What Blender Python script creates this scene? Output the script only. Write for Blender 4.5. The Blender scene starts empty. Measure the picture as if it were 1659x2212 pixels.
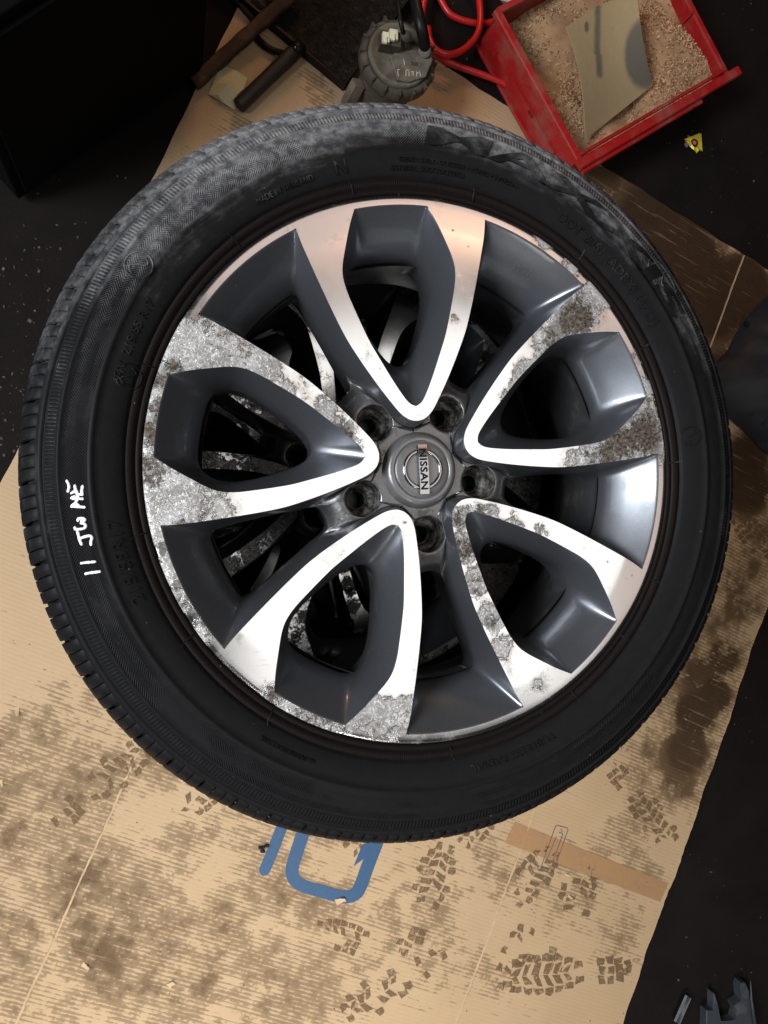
import bpy, bmesh, math, random
import numpy as np
from mathutils import Vector, Matrix
random.seed(7); rng = np.random.default_rng(7)
SC = bpy.context.scene
COL = SC.collection

# ---------------------------------------------------------------- camera, world, lamps, exposure
Z0 = 0.856            # height of the top wheel's lip above the floor
SP = 0.2166           # one wheel's stacking height
CAMR = np.array([[0.963385139800397, -0.0031228058127127944, -0.26810319001387445],
                 [-0.003122809071174811, 0.9997336620632634, -0.022865979119239134],
                 [0.2681031899759206, 0.022865979564247386, 0.9631188018636605]])
CAMC = np.array([-0.21177266, -0.05225367, Z0 + 0.6168076])
FPX = 1660.0
cam = bpy.data.cameras.new('camera'); camo = bpy.data.objects.new('camera', cam); COL.objects.link(camo)
M = Matrix.Identity(4)
for i in range(3):
    for j in range(3): M[i][j] = CAMR[i, j]
    M[i][3] = CAMC[i]
camo.matrix_world = M
cam.sensor_fit = 'HORIZONTAL'; cam.sensor_width = 36; cam.lens = 36 * FPX / 1659.0
cam.clip_start = 0.02; cam.clip_end = 50
SC.camera = camo

w = bpy.data.worlds.new('World'); SC.world = w; w.use_nodes = True
bg = w.node_tree.nodes['Background']; bg.inputs[0].default_value = (0.9, 0.92, 1.0, 1); bg.inputs[1].default_value = 0.010
SC.view_settings.view_transform = 'Standard'; SC.view_settings.look = 'None'
SC.view_settings.exposure = 0.0; SC.view_settings.gamma = 1.0

def area(name, loc, target, sx, sy, power, col, spread=180):
    l = bpy.data.lights.new(name, 'AREA'); l.shape = 'RECTANGLE'; l.size = sx; l.size_y = sy; l.energy = power; l.color = col; l.spread = math.radians(spread)
    o = bpy.data.objects.new(name, l); COL.objects.link(o); o.location = loc
    o.rotation_euler = (Vector(target) - Vector(loc)).to_track_quat('-Z', 'Y').to_euler()
    return o
area('ceiling_lamp', (0.66, -0.13, Z0 + 2.0), (0.66, -0.13, 0), 1.35, 1.15, 8.0, (1.0, 0.97, 0.93))
area('work_lamp', (-2.10, -0.02, Z0 + 1.70), (0.0, -0.30, 0.3), 1.1, 1.0, 105, (0.95, 0.975, 1.0))
area('floor_fill', (-0.25, -2.2, 2.7), (-0.15, -1.05, 0), 0.6, 0.6, 11, (1.0, 0.96, 0.90), 58)  # added fill that brightens only the near cardboard, no real fixture
area('side_lamp', (-2.1, 0.06, Z0 + 0.80), (0.1, 0.0, Z0), 1.3, 1.0, 12, (0.84, 0.92, 1.0))
area('room_fill', (0.45, -3.2, 1.3), (0.2, 0.0, 0.9), 3.2, 1.7, 9.0, (0.95, 1.0, 0.97))  # added dim panel that gives the pocket walls their sheen
area('warm_bounce', (0.85, 1.02, Z0 + 2.02), (0.85, 1.02, 0), 2.2, 0.75, 4.4, (1.0, 0.79, 0.70))  # added warm panel standing in for light bounced off the ceiling
area('warm_bounce', (1.78, 0.02, Z0 + 2.02), (1.78, 0.02, 0), 0.75, 1.2, 2.0, (1.0, 0.80, 0.70))  # second added panel, warm bounce for the right side of the lip
area('warm_light', (0.10, 2.0, 1.0), (0.12, 0.85, 0), 0.3, 0.3, 5.0, (1.0, 0.52, 0.22))  # added orange fill, unseen, to warm the cardboard behind the stack
area('warm_light', (0.78, 0.90, Z0 + 2.0), (0.7, 0.9, 0), 0.34, 0.62, 1.0, (1.0, 0.50, 0.24))

# ---------------------------------------------------------------- helpers
def ray(x, y):
    d = np.array([(x - 829.5) / FPX, -(y - 1106) / FPX, -1.0]); return CAMR @ d
def at(x, y, z=0.0):
    d = ray(x, y); s = (z - CAMC[2]) / d[2]; return CAMC + s * d
def crop(cx, cy, k):           # photo crop offset and scale -> reference pixels
    return lambda a, b: ((cx + a * k) / 1.8228, (cy + b * k) / 1.8228)

def tag(o, label=None, cat=None, group=None, kind=None):
    if label: o['label'] = label
    if cat: o['category'] = cat
    if group: o['group'] = group
    if kind: o['kind'] = kind
    return o
def empty(name, loc=(0, 0, 0), rz=0.0):
    o = bpy.data.objects.new(name, None); o.empty_display_size = 0.05; COL.objects.link(o)
    o.location = loc; o.rotation_euler = (0, 0, rz); return o
def link(name, me, mat=None, parent=None, loc=(0, 0, 0)):
    o = bpy.data.objects.new(name, me); COL.objects.link(o); o.location = loc
    if mat is not None and len(me.materials) == 0: me.materials.append(mat)
    if parent is not None: o.parent = parent
    return o
class MB:
    def __init__(s): s.v = []; s.f = []; s.uv = []; s.sm = []; s.at = {}; s.n = 0; s.mi = []
    def add(s, V, F, smooth=True, mi=0):
        V = np.asarray(V, float).reshape(-1, 3); s.v.append(V)
        for f in F: s.f.append(tuple(int(i) + s.n for i in f)); s.sm.append(smooth); s.mi.append(mi)
        s.n += len(V)
    def rings(s, R, closed=True, smooth=True, cap0=False, cap1=False, mi=0):
        n = len(R[0]); V = np.concatenate([np.asarray(r, float) for r in R]); F = []
        for k in range(len(R) - 1):
            for i in range(n if closed else n - 1):
                j = (i + 1) % n
                F.append((k * n + i, k * n + j, (k + 1) * n + j, (k + 1) * n + i))
        if cap0: F.append(tuple(range(n))[::-1])
        if cap1: F.append(tuple((len(R) - 1) * n + i for i in range(n)))
        s.add(V, F, smooth, mi)
    def box(s, c, d, ax=None, smooth=False, taper=1.0, mi=0):
        c = np.array(c, float); ax = np.eye(3) if ax is None else np.asarray(ax, float)
        V = []
        for z in (-1, 1):
            t = taper if z > 0 else 1.0
            for x, y in ((-1, -1), (1, -1), (1, 1), (-1, 1)):
                V.append(c + ax[0] * x * d[0] / 2 * t + ax[1] * y * d[1] / 2 * t + ax[2] * z * d[2] / 2)
        s.add(V, [(3, 2, 1, 0), (4, 5, 6, 7), (0, 1, 5, 4), (1, 2, 6, 5), (2, 3, 7, 6), (3, 0, 4, 7)], smooth, mi)
    def tube(s, P, r, n=14, cap=True, smooth=True, flat=1.0, mi=0):
        P = np.asarray(P, float); r = np.broadcast_to(r, (len(P),)); R = []
        T = np.gradient(P, axis=0); T /= np.linalg.norm(T, axis=1)[:, None] + 1e-12
        up = np.array([0, 0, 1.0])
        for p, t, rr in zip(P, T, r):
            a = np.cross(t, up)
            if np.linalg.norm(a) < 1e-3: a = np.cross(t, np.array([1.0, 0, 0]))
            a /= np.linalg.norm(a); b = np.cross(a, t)
            th = np.linspace(0, 2 * np.pi, n, endpoint=False)
            R.append(p + rr * (np.cos(th)[:, None] * a + flat * np.sin(th)[:, None] * b))
        s.rings(R, True, smooth, cap, cap, mi)
    def mesh(s, name):
        me = bpy.data.meshes.new(name); V = np.concatenate(s.v)
        me.from_pydata(V.tolist(), [], s.f); me.polygons.foreach_set('use_smooth', s.sm)
        if any(s.mi): me.polygons.foreach_set('material_index', s.mi)
        me.update(); return me
    def build(s, name, mat=None, parent=None, loc=(0, 0, 0)):
        return link(name, s.mesh(name), mat, parent, loc)
def revolve(prof, n=96, th0=0.0, th1=2 * math.pi):
    full = abs(th1 - th0 - 2 * math.pi) < 1e-6
    th = np.linspace(th0, th1, n, endpoint=not full)
    return [np.stack([r * np.cos(th), r * np.sin(th), np.full(len(th), z)], 1) for r, z in prof], full
def attr(me, name, vals):
    a = me.attributes.new(name, 'FLOAT', 'POINT'); a.data.foreach_set('value', np.asarray(vals, np.float32))
def coords(me):
    V = np.zeros(len(me.vertices) * 3); me.vertices.foreach_get('co', V); return V.reshape(-1, 3)
def uvmap(me, U):
    lay = me.uv_layers.new(name='UVMap'); idx = np.zeros(len(me.loops), int); me.loops.foreach_get('vertex_index', idx)
    lay.data.foreach_set('uv', np.asarray(U)[idx].astype(np.float32).ravel())
def blobs(P, L):
    out = np.zeros(len(P))
    for x, y, r, a in L:
        d = np.hypot(P[:, 0] - x, P[:, 1] - y) / r
        out = np.maximum(out, a * np.clip(1.6 - d * 1.1, 0, 1) ** 1.0 * (d < 1.46))
    return out
def catmull(P, n):
    P = np.asarray(P, float); k = len(P)
    Q = np.vstack([2 * P[0] - P[1], P, 2 * P[-1] - P[-2]]); out = []
    for i in range(k - 1):
        p0, p1, p2, p3 = Q[i], Q[i + 1], Q[i + 2], Q[i + 3]
        t = np.linspace(0, 1, 24, endpoint=False)[:, None]
        out.append(0.5 * (2 * p1 + (p2 - p0) * t + (2 * p0 - 5 * p1 + 4 * p2 - p3) * t ** 2 + (3 * p1 - p0 - 3 * p2 + p3) * t ** 3))
    out.append(P[-1:]); D = np.vstack(out)
    L = np.concatenate([[0], np.cumsum(np.linalg.norm(np.diff(D, axis=0), axis=1))])
    s = np.linspace(0, L[-1], n)
    return np.stack([np.interp(s, L, D[:, c]) for c in range(D.shape[1])], 1)
def rotz(P, deg):
    a = math.radians(deg); c, s = math.cos(a), math.sin(a); P = np.array(P, float); Q = P.copy()
    Q[..., 0] = P[..., 0] * c - P[..., 1] * s; Q[..., 1] = P[..., 0] * s + P[..., 1] * c; return Q

# ---------------------------------------------------------------- material builder
class NB:
    def __init__(s, name):
        s.m = bpy.data.materials.new(name); s.m.use_nodes = True; s.t = s.m.node_tree
        s.t.nodes.clear(); s.out = s.n('ShaderNodeOutputMaterial'); s.p = s.n('ShaderNodeBsdfPrincipled')
        s.t.links.new(s.p.outputs[0], s.out.inputs[0])
    def n(s, t, **k):
        x = s.t.nodes.new(t)
        for a, b in k.items(): setattr(x, a, b)
        return x
    def set(s, sock, v):
        if isinstance(v, bpy.types.NodeSocket): s.t.links.new(v, sock)
        elif isinstance(v, (tuple, list)) and len(v) == 3 and sock.type == 'RGBA': sock.default_value = (*v, 1)
        else: sock.default_value = v
    def P(s, **k):
        names = dict(col='Base Color', rough='Roughness', metal='Metallic', normal='Normal', spec='Specular IOR Level', coat='Coat Weight', coatr='Coat Roughness', aniso='Anisotropic', tangent='Tangent', alpha='Alpha')
        for a, b in k.items(): s.set(s.p.inputs[names[a]], b)
        return s.m
    def math(s, op, a, b=0.0, c=0.0, clamp=False):
        x = s.n('ShaderNodeMath', operation=op, use_clamp=clamp); s.set(x.inputs[0], a); s.set(x.inputs[1], b); s.set(x.inputs[2], c); return x.outputs[0]
    def mix(s, f, a, b):
        x = s.n('ShaderNodeMix', data_type='RGBA'); s.set(x.inputs[0], f); s.set(x.inputs[6], a); s.set(x.inputs[7], b); return x.outputs[2]
    def mixf(s, f, a, b):
        x = s.n('ShaderNodeMix', data_type='FLOAT'); s.set(x.inputs[0], f); s.set(x.inputs[2], a); s.set(x.inputs[3], b); return x.outputs[0]
    def step(s, v, a, b):
        x = s.n('ShaderNodeMapRange', interpolation_type='SMOOTHSTEP'); s.set(x.inputs[0], v); x.inputs[1].default_value = a; x.inputs[2].default_value = b; return x.outputs[0]
    def obj(s): return s.n('ShaderNodeTexCoord').outputs['Object']
    def uv(s): return s.n('ShaderNodeTexCoord').outputs['UV']
    def sepuv(s):
        x = s.n('ShaderNodeSeparateXYZ'); s.set(x.inputs[0], s.uv()); return x.outputs[0], x.outputs[1]
    def scale(s, v, k):
        x = s.n('ShaderNodeMapping'); s.set(x.inputs[0], v); x.inputs['Scale'].default_value = k; return x.outputs[0]
    def noise(s, v, sc, det=4, rough=0.6, dist=0.0):
        x = s.n('ShaderNodeTexNoise'); s.set(x.inputs['Vector'], v); x.inputs['Scale'].default_value = sc; x.inputs['Detail'].default_value = det; x.inputs['Roughness'].default_value = rough; x.inputs['Distortion'].default_value = dist; return x.outputs[0]
    def vor(s, v, sc, feat='F1', rnd=1.0):
        x = s.n('ShaderNodeTexVoronoi', feature=feat); s.set(x.inputs['Vector'], v); x.inputs['Scale'].default_value = sc; x.inputs['Randomness'].default_value = rnd; return x.outputs['Distance']
    def attr(s, name):
        return s.n('ShaderNodeAttribute', attribute_name=name).outputs['Fac']
    def bump(s, h, dist=0.001, strength=1.0):
        x = s.n('ShaderNodeBump'); s.set(x.inputs['Height'], h); x.inputs['Distance'].default_value = dist; s.set(x.inputs['Strength'], strength); return x.outputs[0]

def simple(name, col, rough=0.5, metal=0.0, nscale=40, var=0.25, bump=0.0, coat=0.0, spec=0.5):
    b = NB(name); v = b.obj(); n = b.noise(v, nscale, 5)
    c = b.mix(n, tuple(x * (1 - var) for x in col), tuple(min(1, x * (1 + var)) for x in col))
    k = dict(col=c, rough=b.mixf(n, max(0.02, rough - 0.08), min(1, rough + 0.08)), metal=metal, coat=coat, spec=spec)
    if bump: k['normal'] = b.bump(b.noise(v, nscale * 3, 4), bump)
    return b.P(**k)

MAT = {}
def m_machined():
    b = NB('machined_aluminium'); v = b.obj()
    C = b.attr('corr'); B = b.attr('brown')
    n1 = b.math('ADD', b.math('MULTIPLY', b.noise(v, 34, 3, 0.5, 0.4), 0.55), b.math('MULTIPLY', b.noise(v, 120, 6, 0.7, 0.9), 0.45)); n2 = b.noise(v, 260, 4, 0.6, 1.2)
    x = b.math('ADD', b.math('MULTIPLY', C, 0.82), b.math('MULTIPLY', b.math('SUBTRACT', n1, 0.5), 2.6))
    mask = b.step(x, 0.47, 0.53)
    edge = b.math('SUBTRACT', b.step(x, 0.40, 0.48), b.step(x, 0.50, 0.60))
    # worm-like filiform lines inside the corroded skin
    wl = b.math('ABSOLUTE', b.math('SUBTRACT', b.noise(v, 150, 3, 0.55, 1.6), 0.5))
    line = b.math('MULTIPLY', b.step(wl, 0.035, 0.0), mask)
    y = b.math('ADD', b.math('ADD', b.math('MULTIPLY', B, 1.05), b.math('MULTIPLY', b.math('SUBTRACT', b.noise(v, 48, 4, 0.6), 0.5), 1.5)), b.math('MULTIPLY', b.math('SUBTRACT', b.noise(v, 230, 6, 0.78, 0.8), 0.5), 2.6))
    bm = b.math('MULTIPLY', b.step(y, 0.40, 0.80), b.math('ADD', mask, B, clamp=True))
    clean = (0.74, 0.74, 0.745)
    dull = b.mix(b.step(b.math('ADD', b.math('MULTIPLY', n2, 0.4), b.math('MULTIPLY', b.noise(v, 55, 4, 0.6), 0.6)), 0.38, 0.62), (0.25, 0.24, 0.225), (0.43, 0.43, 0.425))
    halo = b.math('MULTIPLY', b.step(x, 0.14, 0.46), 0.45)
    col = b.mix(halo, clean, (0.50, 0.495, 0.48)); col = b.mix(mask, col, dull)
    col = b.mix(b.math('MULTIPLY', line, 0.9), col, (0.85, 0.85, 0.84))
    col = b.mix(b.math('MULTIPLY', edge, 0.55), col, (0.22, 0.20, 0.18))
    nick = b.math('MULTIPLY', b.step(b.vor(v, 95), 0.13, 0.09), b.step(b.noise(v, 28, 3), 0.55, 0.62)); col = b.mix(b.math('MULTIPLY', nick, 0.75), col, (0.10, 0.09, 0.08))
    dirt = b.mix(b.step(b.noise(v, 330, 5, 0.75), 0.36, 0.66), (0.012, 0.008, 0.006), (0.15, 0.118, 0.088))
    col = b.mix(bm, col, dirt)
    # hairline wear everywhere
    sc = b.step(b.noise(b.scale(v, (1, 8, 1)), 60, 3), 0.62, 0.70)
    rough = b.mixf(mask, b.math('ADD', b.mixf(sc, 0.10, 0.16), b.math('MULTIPLY', b.noise(v, 16, 4, 0.6), 0.16)), 0.5); rough = b.math('ADD', rough, b.math('MULTIPLY', halo, 0.25)); rough = b.mixf(line, rough, 0.22); rough = b.mixf(bm, rough, 0.8)
    metal = b.mixf(bm, b.mixf(mask, 1.0, 0.35), 0.0)
    h = b.math('ADD', b.math('MULTIPLY', mask, b.math('ADD', n2, b.math('MULTIPLY', n1, 0.6))), b.math('MULTIPLY', bm, b.noise(v, 300, 5)))
    tn = b.n('ShaderNodeTangent', direction_type='RADIAL', axis='Z')
    return b.P(col=col, rough=rough, metal=metal, normal=b.bump(h, 0.0009, 0.9), aniso=0.2, tangent=tn.outputs[0])
def m_gunmetal():
    b = NB('gunmetal_paint'); v = b.obj(); fl = b.noise(v, 1400, 2, 0.5); g = b.noise(v, 14, 4)
    col = b.mix(fl, (0.078, 0.084, 0.096), (0.180, 0.193, 0.216))
    d = b.step(b.math('ADD', b.noise(v, 70, 6, 0.7), b.math('MULTIPLY', g, 0.4)), 0.90, 1.02)
    film = b.math('MULTIPLY', b.step(b.noise(v, 24, 6, 0.72), 0.46, 0.74), 0.35)
    col = b.mix(film, col, (0.085, 0.075, 0.066)); col = b.mix(d, col, (0.02, 0.018, 0.016))
    return b.P(col=col, metal=b.mixf(d, 0.72, 0.0), rough=b.mixf(d, b.math('ADD', b.mixf(g, 0.27, 0.35), b.math('MULTIPLY', film, 0.3)), 0.75), coat=0.5, coatr=0.07, normal=b.bump(b.math('MULTIPLY', d, b.noise(v, 300, 4)), 0.0006))
def m_hub():
    b = NB('worn_hub_paint'); v = b.obj(); n = b.noise(v, 60, 6, 0.7); f = b.noise(v, 500, 3)
    col = b.mix(f, (0.095, 0.094, 0.097), (0.20, 0.20, 0.204)); d = b.step(n, 0.56, 0.70)
    col = b.mix(d, col, (0.05, 0.042, 0.036))
    return b.P(col=col, metal=b.mixf(d, 0.75, 0.1), rough=b.mixf(d, 0.36, 0.7), coat=0.3, normal=b.bump(b.noise(v, 220, 4), 0.0003))
def m_lug():
    b = NB('lug_pocket_grime'); v = b.obj(); n = b.noise(v, 160, 6, 0.75)
    col = b.mix(b.step(n, 0.38, 0.66), (0.014, 0.013, 0.012), (0.24, 0.23, 0.22))
    return b.P(col=col, metal=0.5, rough=0.5, normal=b.bump(n, 0.001))
def m_rubber(kind):
    b = NB('tyre_rubber_' + kind); v = b.obj(); D = b.attr('dust'); 
    n = b.noise(v, 30, 6, 0.68); n2 = b.noise(v, 110, 5, 0.7)
    h = b.math('MULTIPLY', n2, 0.25); extra = 0.0
    if kind == 'wall':
        u, r = b.sepuv(); cv = b.n('ShaderNodeCombineXYZ'); b.set(cv.inputs[0], b.math('MULTIPLY', u, 46.0)); b.set(cv.inputs[1], b.math('MULTIPLY', r, 150.0))
        n = b.mixf(0.35, b.noise(cv.outputs[0], 1.0, 6, 0.7), n)
        def band(a, c):
            return b.math('MULTIPLY', b.step(r, a, a + 0.0006), b.step(r, c, c - 0.0006))
        tri = b.math('PINGPONG', b.math('SUBTRACT', r, 0.2712), 0.0052)
        ph = b.math('ADD', b.math('MULTIPLY', u, 760.0), b.math('MULTIPLY', tri, 460.0))
        s1 = b.math('SINE', b.math('MULTIPLY', ph, 6.28318)); hatch = b.math('MULTIPLY', b.math('MULTIPLY', s1, band(0.2712, 0.2912)), b.step(b.noise(v, 17, 3), 0.40, 0.56))
        s2 = b.math('SINE', b.math('MULTIPLY', u, 6.28318 * 640)); ser = b.math('MULTIPLY', s2, band(0.2945, 0.3020))
        s3 = b.math('SINE', b.math('MULTIPLY', u, 6.28318 * 900)); bead = b.math('MULTIPLY', s3, band(0.2392, 0.2446))
        hs = b.math('ADD', hatch, ser); h = b.math('ADD', h, b.math('ADD', b.math('MULTIPLY', hs, 0.5), b.math('MULTIPLY', bead, 0.2)))
        extra = b.math('MULTIPLY', hs, 0.15)
        bb = b.step(r, 0.2462, 0.2450)
    x = b.math('ADD', b.math('ADD', D, extra), b.math('MULTIPLY', b.math('SUBTRACT', n, 0.5), 1.1))
    dm = b.math('MULTIPLY', b.step(x, 0.30, 1.0), 0.9)
    col = b.mix(n2, (0.0058, 0.0058, 0.0064), (0.0118, 0.0118, 0.0129))
    if kind == 'wall': col = b.mix(bb, col, (0.0080, 0.0060, 0.0055))
    dust = b.mix(b.step(n2, .35, .65), (0.070, 0.072, 0.082), (0.215, 0.215, 0.216))
    col = b.mix(dm, col, dust)
    spk = b.math('MULTIPLY', b.step(b.vor(v, 130), 0.10, 0.05), b.step(n, 0.52, 0.62)); col = b.mix(b.math('MULTIPLY', spk, 0.5), col, (0.22, 0.21, 0.20))
    rough = b.mixf(dm, b.mixf(n, 0.42, 0.62), 0.9)
    return b.P(col=col, rough=rough, spec=b.mixf(dm, 0.07, 0.08), normal=b.bump(h, 0.0007, 0.8))
def m_card():
    b = NB('soiled_cardboard'); G = b.attr('grime_shade'); u, v_ = b.sepuv(); uv = b.uv()
    # uv: u along the flutes, v across them (metres)
    big = b.noise(uv, 9, 5, 0.62); mid = b.noise(uv, 38, 5, 0.65); fine = b.noise(uv, 420, 3)
    streak = b.noise(b.scale(uv, (7, 130, 1)), 1.0, 4, 0.6)
    flute = b.math('SINE', b.math('ADD', b.math('MULTIPLY', v_, 6.28318 / 0.0076), b.math('MULTIPLY', mid, 2.0)))
    base = b.mix(big, (0.345, 0.240, 0.138), (0.455, 0.332, 0.203)); base = b.mix(b.math('MULTIPLY', fine, 0.25), base, (0.40, 0.26, 0.13))
    x = b.math('ADD', G, b.math('MULTIPLY', b.math('SUBTRACT', mid, 0.5), 1.9))
    x = b.math('ADD', x, b.math('MULTIPLY', b.math('SUBTRACT', big, 0.5), 2.3))
    G2 = b.math('ADD', G, b.math('ADD', b.math('MULTIPLY', b.math('SUBTRACT', big, 0.5), 1.5), b.math('MULTIPLY', b.math('SUBTRACT', mid, 0.5), 1.0)))
    soft = b.step(x, 0.30, 1.0)
    fl = b.math('ADD', b.math('MULTIPLY', flute, 0.30), b.math('MULTIPLY', b.math('SUBTRACT', streak, 0.5), 1.1))
    hard = b.step(b.math('ADD', x, fl), 0.50, 0.72)
    # print-like blocks: cells with clean gaps between them
    ve = b.vor(uv, 58, 'DISTANCE_TO_EDGE', 0.8); cell = b.step(ve, 0.07, 0.13)
    blk = b.math('MULTIPLY', b.math('MULTIPLY', cell, b.step(x, 0.42, 0.60)), b.step(streak, 0.66, 0.42))
    f = b.math('ADD', b.math('MULTIPLY', soft, 0.17), b.math('MAXIMUM', b.math('MULTIPLY', hard, 0.50), b.math('MULTIPLY', blk, 0.46)), clamp=True)
    f = b.math('ADD', f, b.math('MULTIPLY', b.step(G2, 0.72, 1.12), b.mixf(b.step(streak, 0.66, 0.56), 0.10, b.mixf(b.step(G, 0.95, 1.2), 0.34, 0.66))), clamp=True)
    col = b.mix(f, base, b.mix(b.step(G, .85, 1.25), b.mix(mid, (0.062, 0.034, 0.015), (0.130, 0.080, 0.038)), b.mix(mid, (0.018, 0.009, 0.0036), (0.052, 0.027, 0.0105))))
    spot = b.math('MULTIPLY', b.step(b.vor(uv, 46), 0.05, 0.03), b.step(big, 0.5, 0.6)); col = b.mix(spot, col, (0.03, 0.02, 0.012))
    h = b.math('ADD', b.math('MULTIPLY', flute, 0.22), b.math('ADD', b.math('MULTIPLY', mid, 0.6), b.math('MULTIPLY', fine, 0.15)))
    return b.P(col=col, rough=b.mixf(f, 0.62, 0.75), spec=0.3, normal=b.bump(h, 0.0008, 0.6))
def m_mud():
    b = NB('mud_print'); v = b.obj(); n = b.noise(v, 160, 5, 0.7); g = b.noise(v, 30, 3)
    col = b.mix(n, (0.095, 0.055, 0.026), (0.20, 0.128, 0.068))
    tr = b.n('ShaderNodeBsdfTransparent'); mx = b.n('ShaderNodeMixShader')
    fac = b.math('MULTIPLY', b.step(b.math('ADD', n, b.math('MULTIPLY', g, 0.5)), 0.48, 0.92), 0.92)
    b.set(mx.inputs[0], fac); b.t.links.new(tr.outputs[0], mx.inputs[1]); b.t.links.new(b.p.outputs[0], mx.inputs[2]); b.t.links.new(mx.outputs[0], b.out.inputs[0])
    return b.P(col=col, rough=0.75, spec=0.2)
def m_floor():
    b = NB('dark_workshop_floor'); v = b.obj(); n = b.noise(v, 7, 6, 0.65); f = b.noise(v, 160, 4, 0.7); sp = b.vor(v, 150)
    col = b.mix(n, (0.0040, 0.0032, 0.0030), (0.0135, 0.0112, 0.0102)); col = b.mix(b.step(f, 0.60, 0.75), col, (0.024, 0.0205, 0.0185))
    k = b.math('MULTIPLY', b.step(sp, 0.16, 0.07), b.step(b.noise(v, 45, 3), 0.56, 0.64)); col = b.mix(b.math('MULTIPLY', k, 0.6), col, (0.030, 0.026, 0.022))
    return b.P(col=col, rough=b.mixf(f, 0.75, 0.95), spec=0.08, normal=b.bump(f, 0.002, 0.7))
def m_dusty(name, col, dustcol, lo=0.45, hi=0.75, rough=0.4, sc=18, spec=0.5):
    b = NB(name); v = b.obj(); n = b.noise(v, sc, 6, 0.68); d = b.step(n, lo, hi); f = b.noise(v, 200, 4)
    c = b.mix(f, tuple(x * 0.85 for x in col), tuple(min(1, x * 1.12) for x in col))
    return b.P(col=b.mix(b.math('MULTIPLY', d, 0.75), c, dustcol), rough=b.mixf(d, rough, 0.85), spec=spec, normal=b.bump(f, 0.0004))
def m_goo():
    b = NB('oily_black_residue'); v = b.obj(); n = b.noise(v, 55, 6, 0.7, 0.5)
    return b.P(col=b.mix(n, (0.0022, 0.0020, 0.0022), (0.008, 0.007, 0.0072)), spec=.35, rough=b.mixf(b.noise(v, 30, 3), 0.12, 0.6), normal=b.bump(n, 0.012, 0.9))
MAT['machined'] = m_machined(); MAT['gun'] = m_gunmetal(); MAT['hub'] = m_hub(); MAT['lug'] = m_lug()
MAT['rubber'] = m_rubber('wall'); MAT['tread'] = m_rubber('tread'); MAT['card'] = m_card(); MAT['mud'] = m_mud(); MAT['floor'] = m_floor()
MAT['barrel'] = m_dusty('barrel_dark_metal', (0.035, 0.036, 0.038), (0.10, 0.09, 0.08), 0.5, 0.8, 0.45, 40)
MAT['chrome'] = simple('badge_chrome', (0.36, 0.36, 0.37), 0.12, 1.0, 60, 0.08)
MAT['capdisc'] = simple('cap_grey', (0.19, 0.19, 0.195), 0.36, 0.6, 90, 0.12, 0.0002)
MAT['inkblack'] = simple('badge_letter_black', (0.012, 0.012, 0.013), 0.9, spec=0.05)
MAT['white'] = simple('white_marker_paint', (0.82, 0.82, 0.84), 0.6, 0, 200, 0.05)
MAT['plastic'] = simple('black_plastic', (0.0055, 0.0055, 0.006), 0.45, 0, 30, 0.3, 0.0004, spec=0.2)
MAT['cab'] = simple('black_cabinet_cloth', (0.0026, 0.0028, 0.0032), 0.9, 0, 300, 0.3, 0.0004, spec=0.05)
MAT['red'] = m_dusty('red_plastic_dusty', (0.30, 0.0080, 0.0090), (0.20, 0.10, 0.075), 0.40, 0.80, 0.42, 14, 0.3)
MAT['hose'] = simple('red_hose_rubber', (0.46, 0.012, 0.014), 0.35, 0, 50, 0.15)
MAT['goo'] = m_goo()
MAT['pump'] = m_dusty('dusty_pump_plastic', (0.085, 0.073, 0.056), (0.170, 0.150, 0.118), 0.40, 0.66, 0.7, 30, 0.2)
MAT['pumpdark'] = m_dusty('pump_ring_plastic', (0.050, 0.043, 0.034), (0.110, 0.094, 0.075), 0.45, 0.75, 0.7, 30, 0.2)
MAT['conn'] = simple('cream_connector', (0.58, 0.58, 0.42), 0.45, 0, 60, 0.1)
MAT['wood'] = m_dusty('worn_wood', (0.085, 0.042, 0.020), (0.018, 0.011, 0.008), 0.36, 0.58, 0.7, 22)
MAT['mask'] = simple('masking_tape', (0.50, 0.47, 0.29), 0.6, 0, 50, 0.1, 0.0003)
MAT['paper'] = simple('white_paper', (0.62, 0.62, 0.66), 0.7, 0, 50, 0.08)
MAT['blue'] = m_dusty('blue_ink', (0.009, 0.060, 0.145), (0.030, 0.050, 0.075), 0.55, 0.9, 0.6, 22)
MAT['ink'] = simple('purple_ink', (0.11, 0.075, 0.085), 0.8)
MAT['tape'] = m_dusty('brown_packing_tape', (0.330, 0.190, 0.092), (0.24, 0.14, 0.07), 0.4, 0.7, 0.35, 20)
MAT['crease'] = simple('bare_fibre', (0.44, 0.325, 0.20), 0.9, 0, 45, 0.35)
MAT['chip'] = simple('sawdust_chip', (0.44, 0.275, 0.155), 0.85, 0, 60, 0.45)
MAT['bed'] = m_dusty('sawdust_bed', (0.36, 0.222, 0.118), (0.19, 0.108, 0.055), 0.35, 0.7, 0.9, 30)
MAT['debris'] = simple('grey_grit', (0.045, 0.040, 0.034), 0.85, 0, 30, 0.6)
MAT['liner'] = m_dusty('arch_liner_plastic', (0.016, 0.018, 0.024), (0.040, 0.043, 0.048), 0.5, 0.8, 0.5, 20, 0.3)
MAT['shard'] = m_dusty('broken_grey_plastic', (0.035, 0.042, 0.052), (0.09, 0.095, 0.10), 0.5, 0.8, 0.45, 30)
MAT['yellow'] = simple('yellow_foil', (0.62, 0.52, 0.03), 0.3, 0.1, 60, 0.15)
MAT['pink'] = simple('pink_print', (0.55, 0.12, 0.12), 0.5)
MAT['violet'] = simple('violet_print', (0.22, 0.12, 0.22), 0.5)
MAT['rust'] = simple('rusty_rod', (0.045, 0.020, 0.012), 0.7, 0.2, 60, 0.4, 0.0005)

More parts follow.
